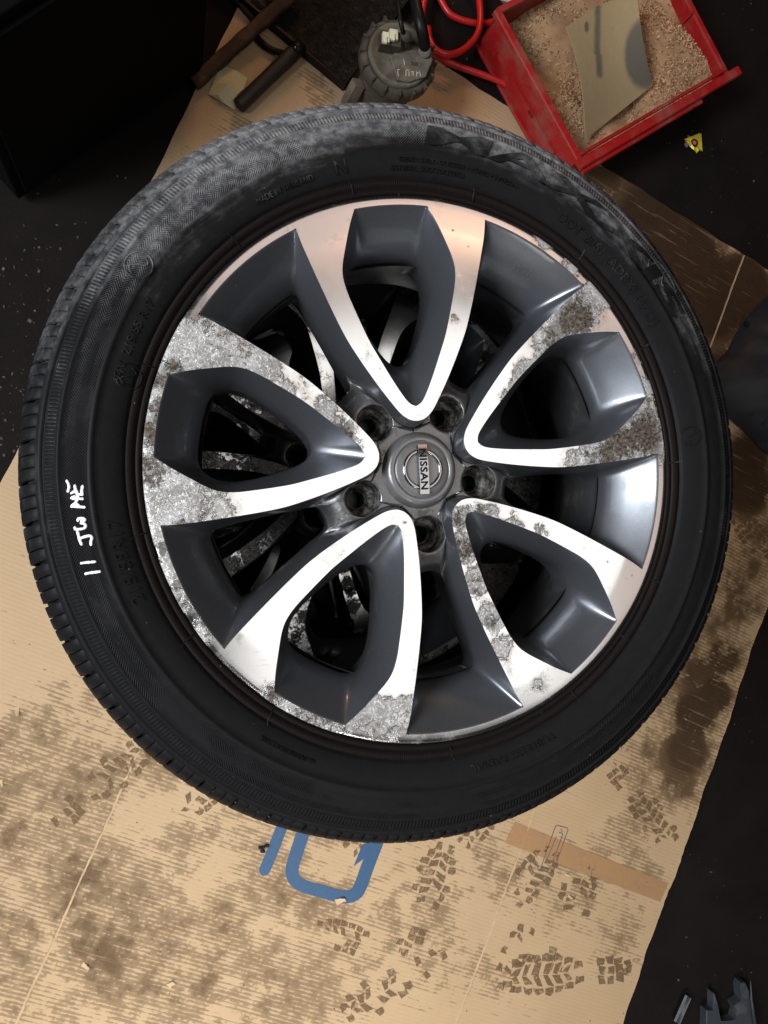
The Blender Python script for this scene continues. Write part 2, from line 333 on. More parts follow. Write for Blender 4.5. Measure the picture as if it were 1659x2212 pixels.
# ---------------------------------------------------------------- rim geometry (metres, lip plane z = 0, V axis along +y)
mm = 0.001
PA = np.array([(32.5, 222), (38.5, 208.5), (45, 190), (49, 177), (50.2, 167), (48.5, 155), (44.5, 141.5), (39, 125), (34, 111.5), (27, 96.5), (18, 78), (10, 63.5), (5, 57), (0, 54.5)]) * mm
PB = np.array([(83.5, 207), (81, 195), (76, 178.5), (69, 157), (61, 134), (53.5, 115), (44, 96.5), (32.5, 76.5), (22, 60), (14, 49), (6.5, 43.2), (0, 41.8)]) * mm
WA = np.array([(24.5, 188), (33, 183.5), (38, 174), (39.5, 164), (37, 152), (31, 136), (22, 117), (12, 102), (5, 96.3), (0, 95)]) * mm
def zdish(x, y):
    r = np.hypot(x, y); return -0.011 * np.clip((0.205 - r) / 0.155, 0, 1) ** 1.15
def up(P2): return np.column_stack([P2, zdish(P2[:, 0], P2[:, 1])])
def arc(r, a0, a1, n):         # angles measured from +y, clockwise positive (towards +x)
    a = np.linspace(a0, a1, n); return np.stack([r * np.sin(a), r * np.cos(a)], 1)
NS = 72
A_side = catmull(PA, NS); B_side = catmull(PB, NS)
mir = lambda P: P * np.array([-1, 1])
def smooth_open(P, it):
    P = P.copy()
    for _ in range(it): P[1:-1] = 0.5 * P[1:-1] + 0.25 * (P[:-2] + P[2:])
    return P
def smooth_closed(P, it):
    for _ in range(it): P = 0.5 * P + 0.25 * (np.roll(P, 1, 0) + np.roll(P, -1, 0))
    return P

def rim_face_parts():
    S = {}
    # machined V
    mb = MB()
    for s in (1, -1):
        a = A_side * np.array([s, 1]); b = B_side * np.array([s, 1]); K = 9; R = []
        a0 = math.atan2(PA[0, 0], PA[0, 1]); b0 = math.atan2(PB[0, 0], PB[0, 1])
        first = arc(0.2243, s * a0, s * b0, K)
        for k in range(K):
            t = k / (K - 1); row = a * (1 - t) + b * t
            wgt = np.clip(1 - np.arange(NS) / 9.0, 0, 1)[:, None]
            row = row + (first[k] - row[0]) * wgt
            R.append(up(row))
        mb.rings(R, closed=False)
    S['machined'] = mb
    # lip segment (72 deg)
    lip = MB(); prof = [(0.2243, 0.0), (0.2285, 0.0), (0.2312, -0.0001), (0.2321, -0.0006), (0.2325, -0.0016), (0.2325, -0.012)]
    th = np.linspace(math.pi / 2 - math.pi / 5, math.pi / 2 + math.pi / 5, 73)
    lip.rings([np.stack([r * np.cos(th), r * np.sin(th), np.full(73, z)], 1) for r, z in prof], closed=False)
    S['lip'] = lip
    # pocket A : closed loop
    mb = MB(); NA = 28
    a0 = math.atan2(PA[0, 0], PA[0, 1])
    top = np.vstack([arc(0.2243, -a0, a0, NA)[1:-1], A_side, mir(A_side)[::-1][1:]])
    w0 = math.atan2(WA[0, 0], WA[0, 1]); W = catmull(WA, NS)
    win = np.vstack([arc(0.1896, -w0, w0, NA)[1:-1], W, mir(W)[::-1][1:]])
    zt = zdish(top[:, 0], top[:, 1]); R = []
    win = smooth_closed(win, 5)
    for s, dz in ((0, 0), (0.012, 0.0003), (0.035, 0.0013), (0.09, None), (0.17, None), (0.25, None), (0.35, None), (0.45, None), (0.55, None), (0.65, None), (0.75, None), (0.84, None), (0.92, None), (1.0, None)):
        t2 = smooth_closed(top, int(min(6, 14 * s))) if s > 0 else top
        q = 1 - (1 - s) ** 1.6; P = t2 * (1 - q) + win * q
        z = zt - dz if dz is not None else zt * (1 - s) + (-0.042) * s - 0.0012 * math.sin(math.pi * s)
        R.append(np.column_stack([P, z]))
    c = win.mean(0); R.append(np.column_stack([win, np.full(len(win), -0.0445)]))
    R.append(np.column_stack([c + (win - c) * 1.02, np.full(len(win), -0.058)])); R.append(np.column_stack([c + (win - c) * 1.05, np.full(len(win), -0.076)]))
    mb.rings(R); S['pocketA'] = mb
    # pocket B : centred on +y between two spokes at +-36 deg
    def V2B(P, side):         # side=+1 : spoke on the clockwise side (+x)
        return rotz(P, -36 * side)
    offs = np.array([(-83.5, 207), (-81, 195), (-76, 178.5), (-69, 157), (-61, 134), (-53.5, 115), (-44, 96.5), (-32.5, 76.5), (-22, 60), (-14, 49), (-6.5, 43.2), (0, 41.8)]) * mm
    topR = V2B(mir(B_side), 1)                        # corner -> tip centre line, on +x side
    low_v = np.array([(-50.5, 95), (-43, 84.2), (-36.3, 75), (-29.5, 66.0), (-23.4, 58.9), (-15.6, 47.2), (-7.6, 39.4), (0, 37.6)]) * mm
    lowz_v = np.array([-0.045, -0.040, -0.0355, -0.031, -0.0285, -0.0283, -0.028, -0.028])
    lv = V2B(low_v, 1)
    lowR = np.vstack([np.array([(29.5, 185.5), (31.5, 178), (26, 150), (18.5, 120)]) * mm, lv])
    lowz = np.concatenate([[-0.045] * 4, lowz_v])
    low3 = catmull(np.column_stack([lowR, lowz]), 400)
    # correspondence: match by fraction from the outer corner, tied at the lug
    i_top = np.argmin(np.linalg.norm(topR - V2B(np.array([[-32.5, 76.5]]) * mm, 1), axis=1)) / (NS - 1.0)
    i_low = np.argmin(np.linalg.norm(low3[:, :2] - V2B(np.array([[-36.3, 75]]) * mm, 1), axis=1)) / 399.0
    ft = np.linspace(0, 1, NS); fl = np.interp(ft, [0, i_top, 1], [0, i_low, 1])
    low = np.stack([np.interp(fl * 399, np.arange(400), low3[:, c]) for c in range(3)], 1)
    b0 = math.atan2(topR[0, 0], topR[0, 1]); wb0 = math.atan2(0.0295, 0.1855)
    NBs = 34
    ta = arc(0.2243, -b0, b0, NBs); la = arc(0.1882, -wb0, wb0, NBs)
    top = np.vstack([mir(topR)[::-1], ta[1:-1], topR]); lowp = np.vstack([low[::-1] * np.array([-1, 1, 1]), np.column_stack([la, np.full(NBs, -0.045)])[1:-1], low])
    zt = zdish(top[:, 0], top[:, 1]); R = []; mb = MB()
    lowp = smooth_open(lowp, 4)
    for s, dz in ((0, 0), (0.012, 0.0003), (0.035, 0.0013), (0.09, None), (0.16, None), (0.24, None), (0.34, None), (0.44, None), (0.55, None), (0.66, None), (0.77, None), (0.87, None), (0.94, None), (1.0, None)):
        t2 = smooth_open(top, int(min(6, 14 * s))) if s > 0 else top
        q = 1 - (1 - s) ** 1.6; P = t2 * (1 - q) + lowp[:, :2] * q
        z = zt - dz if dz is not None else zt * (1 - s) + lowp[:, 2] * s
        R.append(np.column_stack([P, z]))
    mb.rings(R, closed=False)
    # inside of the B window going down
    iw = NS - 1 + (NBs - 2)
    jR = np.argmin(np.linalg.norm(lowp[:, :2] - lv[0], axis=1)); jL = len(lowp) - 1 - jR
    edge = lowp[jL:jR + 1, :2]
    wend = np.array([(12.8, 97), (10.0, 93.2), (6, 91.4), (0, 91), (-6, 91.4), (-10.0, 93.2), (-12.8, 97)]) * mm
    wl = np.vstack([edge, catmull(np.vstack([edge[-1:], wend, edge[:1]]), 40)[1:-1]])
    c = np.array([0, 0.145])
    mb.rings([np.column_stack([c + (wl - c) * k, np.full(len(wl), z)]) for k, z in ((1, -0.045), (1.0, -0.048), (1.02, -0.060), (1.05, -0.076))])
    S['pocketB'] = mb
    # hub pad around each lug pocket
    mb = MB(); lc = np.array([0, 0.05715])
    wend3 = catmull(np.vstack([lv[0], wend, lv[0] * np.array([-1, 1])]), 60)
    right = lv[::1]; rz = lowz_v
    right = catmull(np.column_stack([right, rz]), 60)
    innr = arc(0.0335, math.radians(36), -math.radians(36), 40)
    loop = np.vstack([np.column_stack([wend3, np.full(60, -0.045)])[::-1][:-1], right[:-1],
                      np.column_stack([innr, np.full(40, -0.0278)]), (right * np.array([-1, 1, 1]))[::-1][1:-1]])
    # order: start at left end of window, to right end, down right border, inner arc to the left, up left border
    d = loop[:, :2] - lc; ang = np.arctan2(d[:, 1], d[:, 0]); rad = np.hypot(d[:, 0], d[:, 1])
    hr = np.minimum(0.0158, rad - 0.0006)
    circ = lc + np.stack([np.cos(ang), np.sin(ang)], 1) * hr[:, None]
    def zpad(P):
        r = np.hypot(P[:, 0], P[:, 1]); return -0.0278 - 0.0125 * np.clip((r - 0.066) / 0.026, 0, 1.2) ** 2
    R = []
    for t in (0, 0.06, 0.14, 0.3, 0.5, 0.7, 0.86, 0.95, 1.0):
        P = circ * (1 - t) + loop[:, :2] * t; z = zpad(P); e = np.clip((t - 0.55) / 0.45, 0, 1) ** 2
        z = z * (1 - e) + loop[:, 2] * e
        if t == 0: z = z - 0.0014
        elif t < 0.1: z = z - 0.0004
        R.append(np.column_stack([P, z]))
    mb.rings(R); S['pad'] = mb
    # lug pocket
    lg = MB(); n = 48; th = np.linspace(0, 2 * np.pi, n, endpoint=False)
    for a, q in (([(0.0158, -0.0285), (0.0156, -0.031), (0.0153, -0.046), (0.0148, -0.0475)], 0), ([(0.0148, -0.0475), (0.0125, -0.0478), (0.0100, -0.0500), (0.0088, -0.0525), (0.0086, -0.0530)], 0), ([(0.0086, -0.053), (0.0080, -0.0531), (0.0074, -0.055), (0.0074, -0.078)], 0)):
        lg.rings([np.stack([r * np.cos(th), 0.05715 + r * np.sin(th), np.full(n, z)], 1) for r, z in a])
    # pads that a hole cuts into leave an open flank: follow the wall there
    S['lug'] = lg
    return S
RIM = rim_face_parts()
def rotmesh(mb, deg, name):
    me = mb.mesh(name); V = rotz(coords(me), deg); me.vertices.foreach_set('co', V.ravel()); me.update(); return me

# corrosion maps in photo pixels on the wheel face -> wheel coordinates
def facep(L): return [(*at(x, y, Z0)[:2], r * 0.00041, a) for x, y, r, a in L]
CORR = facep([(400, 750, 60, .95), (480, 760, 75, .85), (560, 790, 60, .8), (640, 835, 45, .6), (700, 880, 35, .7), (745, 930, 36, .8), (780, 985, 22, .4), (355, 850, 45, 1),
    (375, 1070, 75, .95), (450, 1085, 55, .7), (500, 1090, 30, .45), (330, 960, 50, 1), (330, 1040, 50, .9), (345, 1130, 45, .9), (365, 1230, 32, .8), (395, 1300, 30, .85), (440, 1370, 28, .75), (480, 1420, 22, .5),
    (1290, 630, 42, .8), (1250, 690, 55, .9), (1190, 750, 45, .9), (1140, 800, 40, .75), (1110, 845, 32, .6), (1380, 900, 45, .95), (1350, 960, 60, .95), (1280, 985, 40, .85), (1235, 990, 26, .6), (1410, 930, 40, .8), (1420, 985, 25, .7), (1370, 780, 30, .6), (1395, 840, 30, .7),
    (1000, 1115, 34, .9), (1010, 1180, 36, .9), (1030, 1260, 36, .9), (1060, 1335, 36, .85), (1090, 1395, 34, .8), (1060, 1115, 36, .85), (1120, 1135, 34, .7), (1170, 1155, 26, .45), (1175, 1190, 20, .4),
    (820, 1555, 55, .85), (870, 1545, 45, .8), (760, 1560, 36, .8), (690, 1560, 40, .9), (640, 1535, 36, .9), (590, 1495, 24, .6), (900, 1590, 25, .5), (960, 1590, 25, .4), (875, 1180, 22, .35), (890, 1130, 18, .25), (1060, 590, 12, .2), (1180, 515, 30, .75), (1230, 570, 26, .85), (935, 1560, 20, .5), (1165, 1480, 14, .4), (965, 860, 20, .35), (985, 685, 14, .5), (590, 1380, 14, .25)])
BROWN = facep([(1215, 715, 40, .8), (1180, 760, 28, .5), (1405, 955, 40, .9), (1320, 975, 34, .8), (365, 820, 40, .7), (335, 930, 34, .8), (328, 1010, 34, .7), (350, 880, 34, .7), (745, 925, 30, .75), (770, 960, 20, .6), (1240, 680, 50, .9), (1200, 735, 34, .6), (1395, 925, 46, .95), (1350, 960, 46, .8), (1285, 980, 30, .6), (1420, 975, 24, .7), (1400, 880, 24, .5), (1375, 790, 18, .4),
    (1005, 1120, 26, .6), (1012, 1185, 28, .75), (1032, 1265, 28, .65), (1058, 1310, 22, .5), (1072, 1350, 20, .55), (1040, 1110, 26, .6), (700, 1560, 34, .6), (650, 1545, 26, .6), (590, 1497, 20, .7), (745, 1562, 20, .5), (400, 1300, 20, .6), (425, 1350, 16, .5), (470, 1110, 14, .5), (440, 1115, 14, .6), (390, 1130, 14, .5), (500, 1085, 12, .4), (850, 1595, 18, .4)])
VANG = [98.5 + 72 * k for k in range(5)]
LANG = [62.5 + 72 * k for k in range(5)]

# ---------------------------------------------------------------- tyre
PROF = [(.2328, -.014), (.2331, -.004), (.2338, -.0012), (.2350, -.0004), (.2374, -.0002), (.2378, -.0013), (.2386, -.0013), (.2390, .0004), (.2415, .0014), (.2446, .0022), (.2449, .0012), (.2456, .0012), (.2460, .0028),
        (.2480, .0042), (.2520, .0062), (.2570, .0080), (.2620, .0090), (.2672, .0096), (.2680, .0108), (.2702, .0109), (.2710, .0099), (.2750, .0100), (.2800, .0094), (.2850, .0082), (.2910, .0060), (.2916, .0068), (.2934, .0060), (.2940, .0044),
        (.2980, .0022), (.3022, -.0004), (.3030, -.0022), (.3042, -.0028), (.3048, -.0016), (.3072, -.0030), (.3092, -.0048), (.3100, -.0078), (.3140, -.0155), (.3180, -.0280), (.3205, -.0430), (.3215, -.0680), (.3220, -.0690), (.3290, -.0700), (.3292, -.0975)]
BOT = [(r, -.195 - z) for r, z in PROF[::-1][1:]]
pr = np.array([p[0] for p in PROF[:36]]); pz = np.array([p[1] for p in PROF[:36]])
def zwall(r): return np.interp(r, pr, pz)
DUST = [(a, r, w1, w2, amp) for a, r, w1, w2, amp in (
    (95, .305, 22, .03, 1.0), (118, .300, 22, .035, .95), (138, .295, 20, .035, .70), (75, .298, 20, .03, .92), (55, .292, 18, .028, .72), (35, .292, 18, .025, .55), (150, .318, 25, .02, .55), (165, .300, 18, .03, .32), (140, .262, 26, .016, .36), (170, .262, 20, .014, .26), (118, .262, 12, .010, .30),
    (90, .318, 40, .014, 1.05), (185, .315, 16, .02, .35), (15, .300, 14, .02, .35), (60, .262, 12, .010, .18), (20, .245, 60, .006, .28), (-5, .300, 12, .02, .30))]
def dustmap(V):
    a = np.degrees(np.arctan2(V[:, 1], V[:, 0])); r = np.hypot(V[:, 0], V[:, 1]); o = np.zeros(len(V)) + 0.11
    for aa, rr, w1, w2, amp in DUST:
        da = (a - aa + 180) % 360 - 180; d = np.hypot(da / w1, (r - rr) / w2); o = np.maximum(o, amp * np.clip(1.5 - d, 0, 1))
    return o
def tyre_mesh():
    N = 288; mb = MB(); prof = PROF + BOT; R, _ = revolve(prof, N)
    mb.rings(R); me = mb.mesh('tyre'); V = coords(me); attr(me, 'dust', dustmap(V) * (V[:, 2] > -.09))
    n = len(prof); lay = me.uv_layers.new(name='UVMap'); UV = np.zeros((len(me.loops), 2), np.float32); k = 0
    for ring in range(n - 1):
        for i in range(N):
            for (rg, ii) in ((ring, i), (ring, i + 1), (ring + 1, i + 1), (ring + 1, i)):
                UV[k] = (ii / N, prof[rg][0] if rg < 36 else 0.40); k += 1
    lay.data.foreach_set('uv', UV.ravel()); return me
def block_mesh(name, sub, width):
    # one shoulder block: `sub` lobes parted by sipes, wrapped round the shoulder
    po = [(.3094, -.0052), (.3110, -.0062), (.3165, -.0118), (.3215, -.0205), (.3258, -.0345), (.3286, -.0500), (.3294, -.0640), (.3270, -.0662), (.3210, -.0665)]
    mb = MB(); dang = width / sub; gap = math.radians(0.09)
    for k in range(sub):
        a0 = -width / 2 + k * dang + gap / 2; a1 = a0 + dang - gap
        dp0 = -.0028 if k == 0 else -.0011; dp1 = -.0028 if k == sub - 1 else -.0011
        cols = [(a0, dp0), (a0 + .0006, -.0005), (a0 + .0022, 0), ((a0 + a1) / 2, .0001), (a1 - .0022, 0), (a1 - .0006, -.0005), (a1, dp1)]
        R = []
        for a, dr in cols:
            row = []
            for i, (r, z) in enumerate(po):
                e = dr if 0 < i < 8 else min(dr, -.0008); sk = 0.010 * max(0, (i - 1)) / 6
                n = np.array([1.0, 0.55 if i < 4 else 0.15]); n /= np.linalg.norm(n)
                rr = r + e * n[0] - (.002 if i == 0 else 0); zz = z + e * n[1] - (.001 if i == 0 else 0)
                row.append((rr * math.cos(a + sk), rr * math.sin(a + sk), zz))
            R.append(row)
        mb.rings(R, closed=False)
    me = mb.mesh(name); return me

def text_mesh(body, size, ext=0.0005, spacing=1.0, bold=0.0):
    cu = bpy.data.curves.new('t', 'FONT'); cu.body = body; cu.size = size; cu.extrude = ext; cu.space_character = spacing; cu.resolution_u = 3; cu.offset = bold
    o = bpy.data.objects.new('t', cu); me = bpy.data.meshes.new_from_object(o); bpy.data.objects.remove(o); bpy.data.curves.remove(cu); return me
def cut_mesh(me, step):
    bm = bmesh.new(); bm.from_mesh(me); xs = [v.co.x for v in bm.verts]; ys = [v.co.y for v in bm.verts]
    for ax, lo, hi in ((0, min(xs), max(xs)), (1, min(ys), max(ys))):
        k = lo + step
        while k < hi:
            no = Vector((1, 0, 0)) if ax == 0 else Vector((0, 1, 0)); co = Vector((k, 0, 0)) if ax == 0 else Vector((0, k, 0))
            bmesh.ops.bisect_plane(bm, geom=bm.verts[:] + bm.edges[:] + bm.faces[:], plane_co=co, plane_no=no); k += step
    bm.to_mesh(me); bm.free()
def wall_text(name, body, size, r0, ang, mat, parent, spacing=1.0, lift=0.0005, ext=0.0008, stretch=1.0, end=None, shear=0.0, cut=None, dk=0.9, bold=0.0):
    me = text_mesh(body, size, ext, spacing, bold)
    if cut: cut_mesh(me, cut)
    V = coords(me); x0 = V[:, 0].min()
    if end is not None: stretch = (math.radians(ang - end) * r0) / (V[:, 0].max() - x0)
    X = (V[:, 0] - x0) * stretch; Y = V[:, 1]; r = r0 + Y; a = math.radians(ang) - (X + shear * Y) / r0
    W = np.stack([r * np.cos(a), r * np.sin(a), zwall(r) + lift + V[:, 2]], 1); me.vertices.foreach_set('co', W.ravel()); me.update()
    attr(me, 'dust', dustmap(W) * dk + (0.05 if size > .02 else 0.20))
    return link(name, me, mat, parent)
def angof(x, y, z=0.008):
    p = at(x, y, Z0 + z); return math.degrees(math.atan2(p[1], p[0]))

# ---------------------------------------------------------------- the wheel
BASE = 0.2058
def make_wheel():
    root = empty('car_wheel', (0, 0, Z0 - BASE)); off = (0, 0, BASE)
    # rim: barrel carries the sub-parts
    mb = MB(); R, _ = revolve([(.1862, -.043), (.1875, -.046), (.1900, -.060), (.1915, -.080), (.1940, -.120), (.2010, -.140), (.2120, -.160), (.2150, -.178), (.2180, -.188), (.2250, -.191), (.2325, -.193), (.2340, -.186), (.2320, -.170), (.2220, -.165), (.2100, -.150), (.2000, -.100), (.2100, -.040), (.2260, -.025), (.2320, -.012)], 160)
    mb.rings(R); rim = mb.build('rim', MAT['barrel'], root, off)
    for k in range(5):
        me = rotmesh(RIM['pocketA'], VANG[k] - 90, 'spoke'); sp = link('spoke', me, MAT['gun'], rim)
        me = rotmesh(RIM['machined'], VANG[k] - 90, 'machined_face'); V = coords(me); attr(me, 'corr', blobs(V, CORR)); attr(me, 'brown', blobs(V, BROWN)); link('machined_face', me, MAT['machined'], rim)
        me = rotmesh(RIM['lip'], VANG[k] - 90, 'rim_lip'); V = coords(me); attr(me, 'corr', blobs(V, CORR)); attr(me, 'brown', blobs(V, BROWN)); link('rim_lip', me, MAT['machined'], rim)
        link('spoke_pocket', rotmesh(RIM['pocketB'], LANG[k] - 90, 'spoke_pocket'), MAT['gun'], rim)
        link('hub_pad', rotmesh(RIM['pad'], LANG[k] - 90, 'hub_pad'), MAT['hub'], rim)
        link('lug_hole', rotmesh(RIM['lug'], LANG[k] - 90, 'lug_hole'), MAT['lug'], rim)
    mb = MB(); R, _ = revolve([(.030, -.074), (.049, -.0745), (.066, -.0745), (.088, -.074), (.092, -.066)], 80); mb.rings(R); mb.build('mounting_face', MAT['barrel'], rim)
    # valve
    p = at(690, 1455, Z0 - .085); a = math.atan2(p[1], p[0]); u = np.array([math.cos(a), math.sin(a), 0])
    q = np.array([0, 0, -.088]) + u * .193; d = np.array([-u[0] * .55, -u[1] * .55, .83])
    mb = MB(); mb.tube([q, q + d * .006, q + d * .008, q + d * .020, q + d * .024, q + d * .034, q + d * .036], [.0085, .0085, .0062, .0050, .0052, .0050, .0030], 20); mb.build('valve_stem', MAT['plastic'], rim)
    # centre cap
    mb = MB(); R, _ = revolve([(.0340, -.0290), (.0338, -.0268), (.0325, -.0235), (.0305, -.0205), (.0290, -.0193), (.0260, -.0190), (.0252, -.0193), (.0249, -.0203), (.0245, -.0203), (.0242, -.0192), (.0235, -.0188), (.012, -.0182), (.0001, -.0180)], 96); mb.rings(R)
    cap = mb.build('centre_cap', MAT['capdisc'], root, off)
    bt = math.radians(-87.0)         # direction the lettering runs
    mb = MB(); R, _ = revolve([(.0182, -.0186), (.0180, -.0168), (.0175, -.0163), (.0152, -.0163), (.0147, -.0168), (.0145, -.0186)], 72); mb.rings(R); mb.build('emblem_ring', MAT['chrome'], cap)
    ax = np.array([math.cos(bt), math.sin(bt), 0]); ay = np.array([-math.sin(bt), math.cos(bt), 0]); mb = MB(); Rr = []
    for x in np.linspace(-.0215, .0215, 17):
        zc = -.0140 - 0.9 * x * x * 3; Rr.append([ax * x + ay * y + np.array([0, 0, zc + dz]) for y, dz in ((-.0046, -.004), (-.0046, -.0005), (-.0042, 0), (.0042, 0), (.0046, -.0005), (.0046, -.004))])
    mb.rings(Rr, closed=False, smooth=False); mb.add(Rr[0], [(0, 1, 2, 3, 4, 5)], False); mb.add(Rr[-1], [(5, 4, 3, 2, 1, 0)], False); mb.build('emblem_bar', MAT['chrome'], cap)
    me = text_mesh('NISSAN', .0088, .0003, 1.04, .00022); V = coords(me); sx = .0355 / (V[:, 0].max() - V[:, 0].min()); X = (V[:, 0] - V[:, 0].min()) * sx - .0178; Y = V[:, 1] - .0031
    W = ax * X[:, None] + ay * Y[:, None] + np.array([0, 0, 1]) * (-.0140 - 2.7 * X * X + .00022 + V[:, 2])[:, None]; me.vertices.foreach_set('co', W.ravel()); link('emblem_letters', me, MAT['inkblack'], cap)
    # raised foundry mark on the pocket wall
    p = at(1141, 553, Z0 - .018); a = math.atan2(p[1], p[0]); me = text_mesh('JWL', .0105, .0005, 1.1); V = coords(me)
    t = np.array([math.sin(a), -math.cos(a), 0]); rad = np.array([math.cos(a), math.sin(a), 0]); sl = rad * .046 + np.array([0, 0, .045]); sl /= np.linalg.norm(sl); nn = np.cross(t, sl)
    r_m = .2065; o = rad * r_m + np.array([0, 0, -.0157]) + nn * .0006
    W = o + t * (V[:, 0] - .009)[:, None] + sl * (V[:, 1] - .004)[:, None] + nn * V[:, 2][:, None]; me.vertices.foreach_set('co', W.ravel()); link('foundry_mark', me, MAT['hub'], rim)
    # tyre
    ty = link('tyre', tyre_mesh(), MAT['rubber'], root, off)
    NP = 64; me3 = block_mesh('tread_block', 3, 2 * math.pi / NP - math.radians(.32))
    a3 = coords(me3)
    for k in range(NP):
        a = 2 * math.pi * k / NP; me = me3.copy() if True else me3
        da = dustmap(rotz(a3, math.degrees(a))); attr(me, 'dust', da)
        o = link('tread_block', me, MAT['tread'], ty); o.rotation_euler = (0, 0, a)
    return root, rim, cap, ty
root, rim, cap, tyre = make_wheel()
tag(root, 'topmost alloy wheel of the stack, with tyre, grey centre cap and white handwriting', 'wheel', 'alloy wheels stacked flat')
# copies below: the thing and each part
def copy_wheel(dx, dy, dz, rz, label, skip=('tread_block',)):
    r = root.copy(); COL.objects.link(r); r.location = (root.location[0] + dx, root.location[1] + dy, root.location[2] + dz); r.rotation_euler = (0, 0, math.radians(rz)); r['label'] = label
    for ch in list(root.children):
        c = ch.copy(); COL.objects.link(c); c.parent = r
        for g in list(ch.children):
            if g.name.split('.')[0] in skip: continue
            d = g.copy(); COL.objects.link(d); d.parent = c
    return r
copy_wheel(-.016, .012, -SP, 26.5, 'second alloy wheel from the top, seen through the gaps between the top spokes')
w2 = [o for o in COL.objects if o.get('label', '').startswith('second alloy')][0]
for c in w2.children:
    for g in c.children:
        if g.name.startswith(('machined_face', 'rim_lip')):
            g.data = g.data.copy(); V = coords(g.data); V = rotz(V, 26.5)
            clean = np.clip(1.6 - np.hypot(V[:, 0] - .03, V[:, 1] - .14) / .07, 0, 1)
            g.data.attributes['corr'].data.foreach_set('value', (.72 - .70 * clean).astype(np.float32))  # heavy corrosion also darkens this wheel in colour for shade in the stack
            g.data.attributes['brown'].data.foreach_set('value', (.36 * (1 - clean)).astype(np.float32))
copy_wheel(-.006, .004, -2 * SP, -9, 'third alloy wheel from the top, nearly hidden under the second one')
copy_wheel(.004, -.006, -3 * SP, 50, 'lowest alloy wheel of the stack, lying flat on the brown cardboard')

# lettering and marks that only the top tyre shows
wall_text('raised_lettering', 'MAXXIS', .0250, .2722, angof(915, 315), MAT['tread'], tyre, end=angof(1448, 690), lift=.0007, ext=.0010, shear=0.25, cut=.004, dk=.58, bold=.0006)
wall_text('raised_lettering', 'TREAD : 2 PLY POLYESTER + 2 STEEL + 1 NYLON', .0052, .2570, angof(862, 362), MAT['tread'], tyre, end=angof(1112, 412))
wall_text('raised_lettering', 'SIDEWALL : 2 PLY POLYESTER', .0052, .2505, angof(846, 372), MAT['tread'], tyre, end=angof(1003, 383))
wall_text('raised_lettering', 'MADE IN THAILAND', .0064, .2520, angof(566, 452), MAT['tread'], tyre, end=angof(684, 402))
wall_text('raised_lettering', 'DOT 2061 (ADBX) (4721)', .0105, .2520, angof(1205, 470), MAT['tread'], tyre, end=angof(1420, 700), lift=.0006)
wall_text('raised_lettering', 'TUBELESS RADIAL', .0085, .2535, angof(1190, 1570), MAT['tread'], tyre, end=angof(1015, 1648))
wall_text('raised_lettering', 'N', .0150, .2515, angof(728, 377), MAT['tread'], tyre)
wall_text('raised_lettering', '94V  215/55 R17', .0085, .2550, angof(275, 830), MAT['tread'], tyre, end=angof(345, 660))
wall_text('raised_lettering', '215/55R17', .0130, .2530, angof(285, 1310), MAT['tread'], tyre, end=angof(258, 1120))
wall_text('raised_lettering', 'MAX. LOAD 670 KG  MAX. PRESS. 340 KPA', .0050, .2560, angof(690, 1618), MAT['tread'], tyre, end=angof(568, 1583))
for (px, py, rr) in ((300, 575, .0105), (277, 812, .0095), (1492, 942, .0085), (1430, 600, .0120)):
    p = at(px, py, Z0 + .007); a = math.atan2(p[1], p[0]); r0 = math.hypot(p[0], p[1]); mb = MB(); P = []
    for t in np.linspace(0, 2 * np.pi, 29):
        x, y = rr * math.cos(t), rr * math.sin(t) * (1.7 if py == 600 else 1.0); r = r0 + x; aa = a + y / r0; P.append((r * math.cos(aa), r * math.sin(aa), float(zwall(r)) + .0004))
    mb.tube(P, .0006, 6, cap=False)
    P = []
    for s in np.linspace(-1, 1, 12):
        x = .5 * rr * math.sin(s * 3.0); y = s * rr * .75; r = r0 + x; aa = a + y / r0; P.append((r * math.cos(aa), r * math.sin(aa), float(zwall(r)) + .0004))
    mb.tube(P, .0006, 6); me = mb.mesh('raised_emblem'); attr(me, 'dust', dustmap(coords(me)) + .15); link('raised_emblem', me, MAT['tread'], tyre)
# radial vent ribs on the bead
for (px, py) in ((762, 405), (1022, 437), (1253, 560), (1402, 745), (1437, 1000), (1405, 1250), (1370, 1395), (1240, 1500), (975, 1628), (600, 1520), (420, 1370), (320, 1150), (325, 790), (515, 525)):
    p = at(px, py, Z0 + .002); a = math.atan2(p[1], p[0]); mb = MB()
    P = [(r * math.cos(a + d), r * math.sin(a + d), float(zwall(r)) + .0003) for r, d in ((.2355, 0), (.239, .001), (.2425, .002), (.2455, .0035), (.2475, .008), (.2480, .011))]
    mb.tube(P, [.0005, .0006, .0006, .0006, .0005, .0003], 6); me = mb.mesh('vent_rib'); attr(me, 'dust', dustmap(coords(me)) + .2); link('vent_rib', me, MAT['tread'], tyre)
# white handwriting on the sidewall
hw = crop(0, 1750, .42194)
STROKES = [[(800, 1207), (840, 1198), (890, 1192), (932, 1186)], [(760, 1108), (800, 1102), (850, 1098), (888, 1094)],
    [(762, 932), (745, 890), (735, 850), (725, 812)], [(738, 880), (790, 862), (845, 852), (858, 878), (850, 900), (850, 935)],
    [(700, 775), (706, 790), (745, 790), (785, 783), (800, 765), (790, 740), (758, 735)], [(728, 712), (735, 692), (775, 690), (795, 706), (760, 714)],
    [(670, 580), (720, 580), (790, 586)], [(672, 572), (700, 555), (735, 565)], [(715, 560), (712, 535), (725, 515)], [(668, 500), (700, 488), (740, 505), (772, 508)], [(678, 505), (705, 505)],
    [(668, 455), (700, 440), (725, 462), (770, 466)], [(700, 385), (706, 425)], [(772, 390), (765, 430), (768, 470)], [(712, 430), (725, 470), (735, 505)], [(625, 340), (640, 370), (645, 400), (635, 438)]]
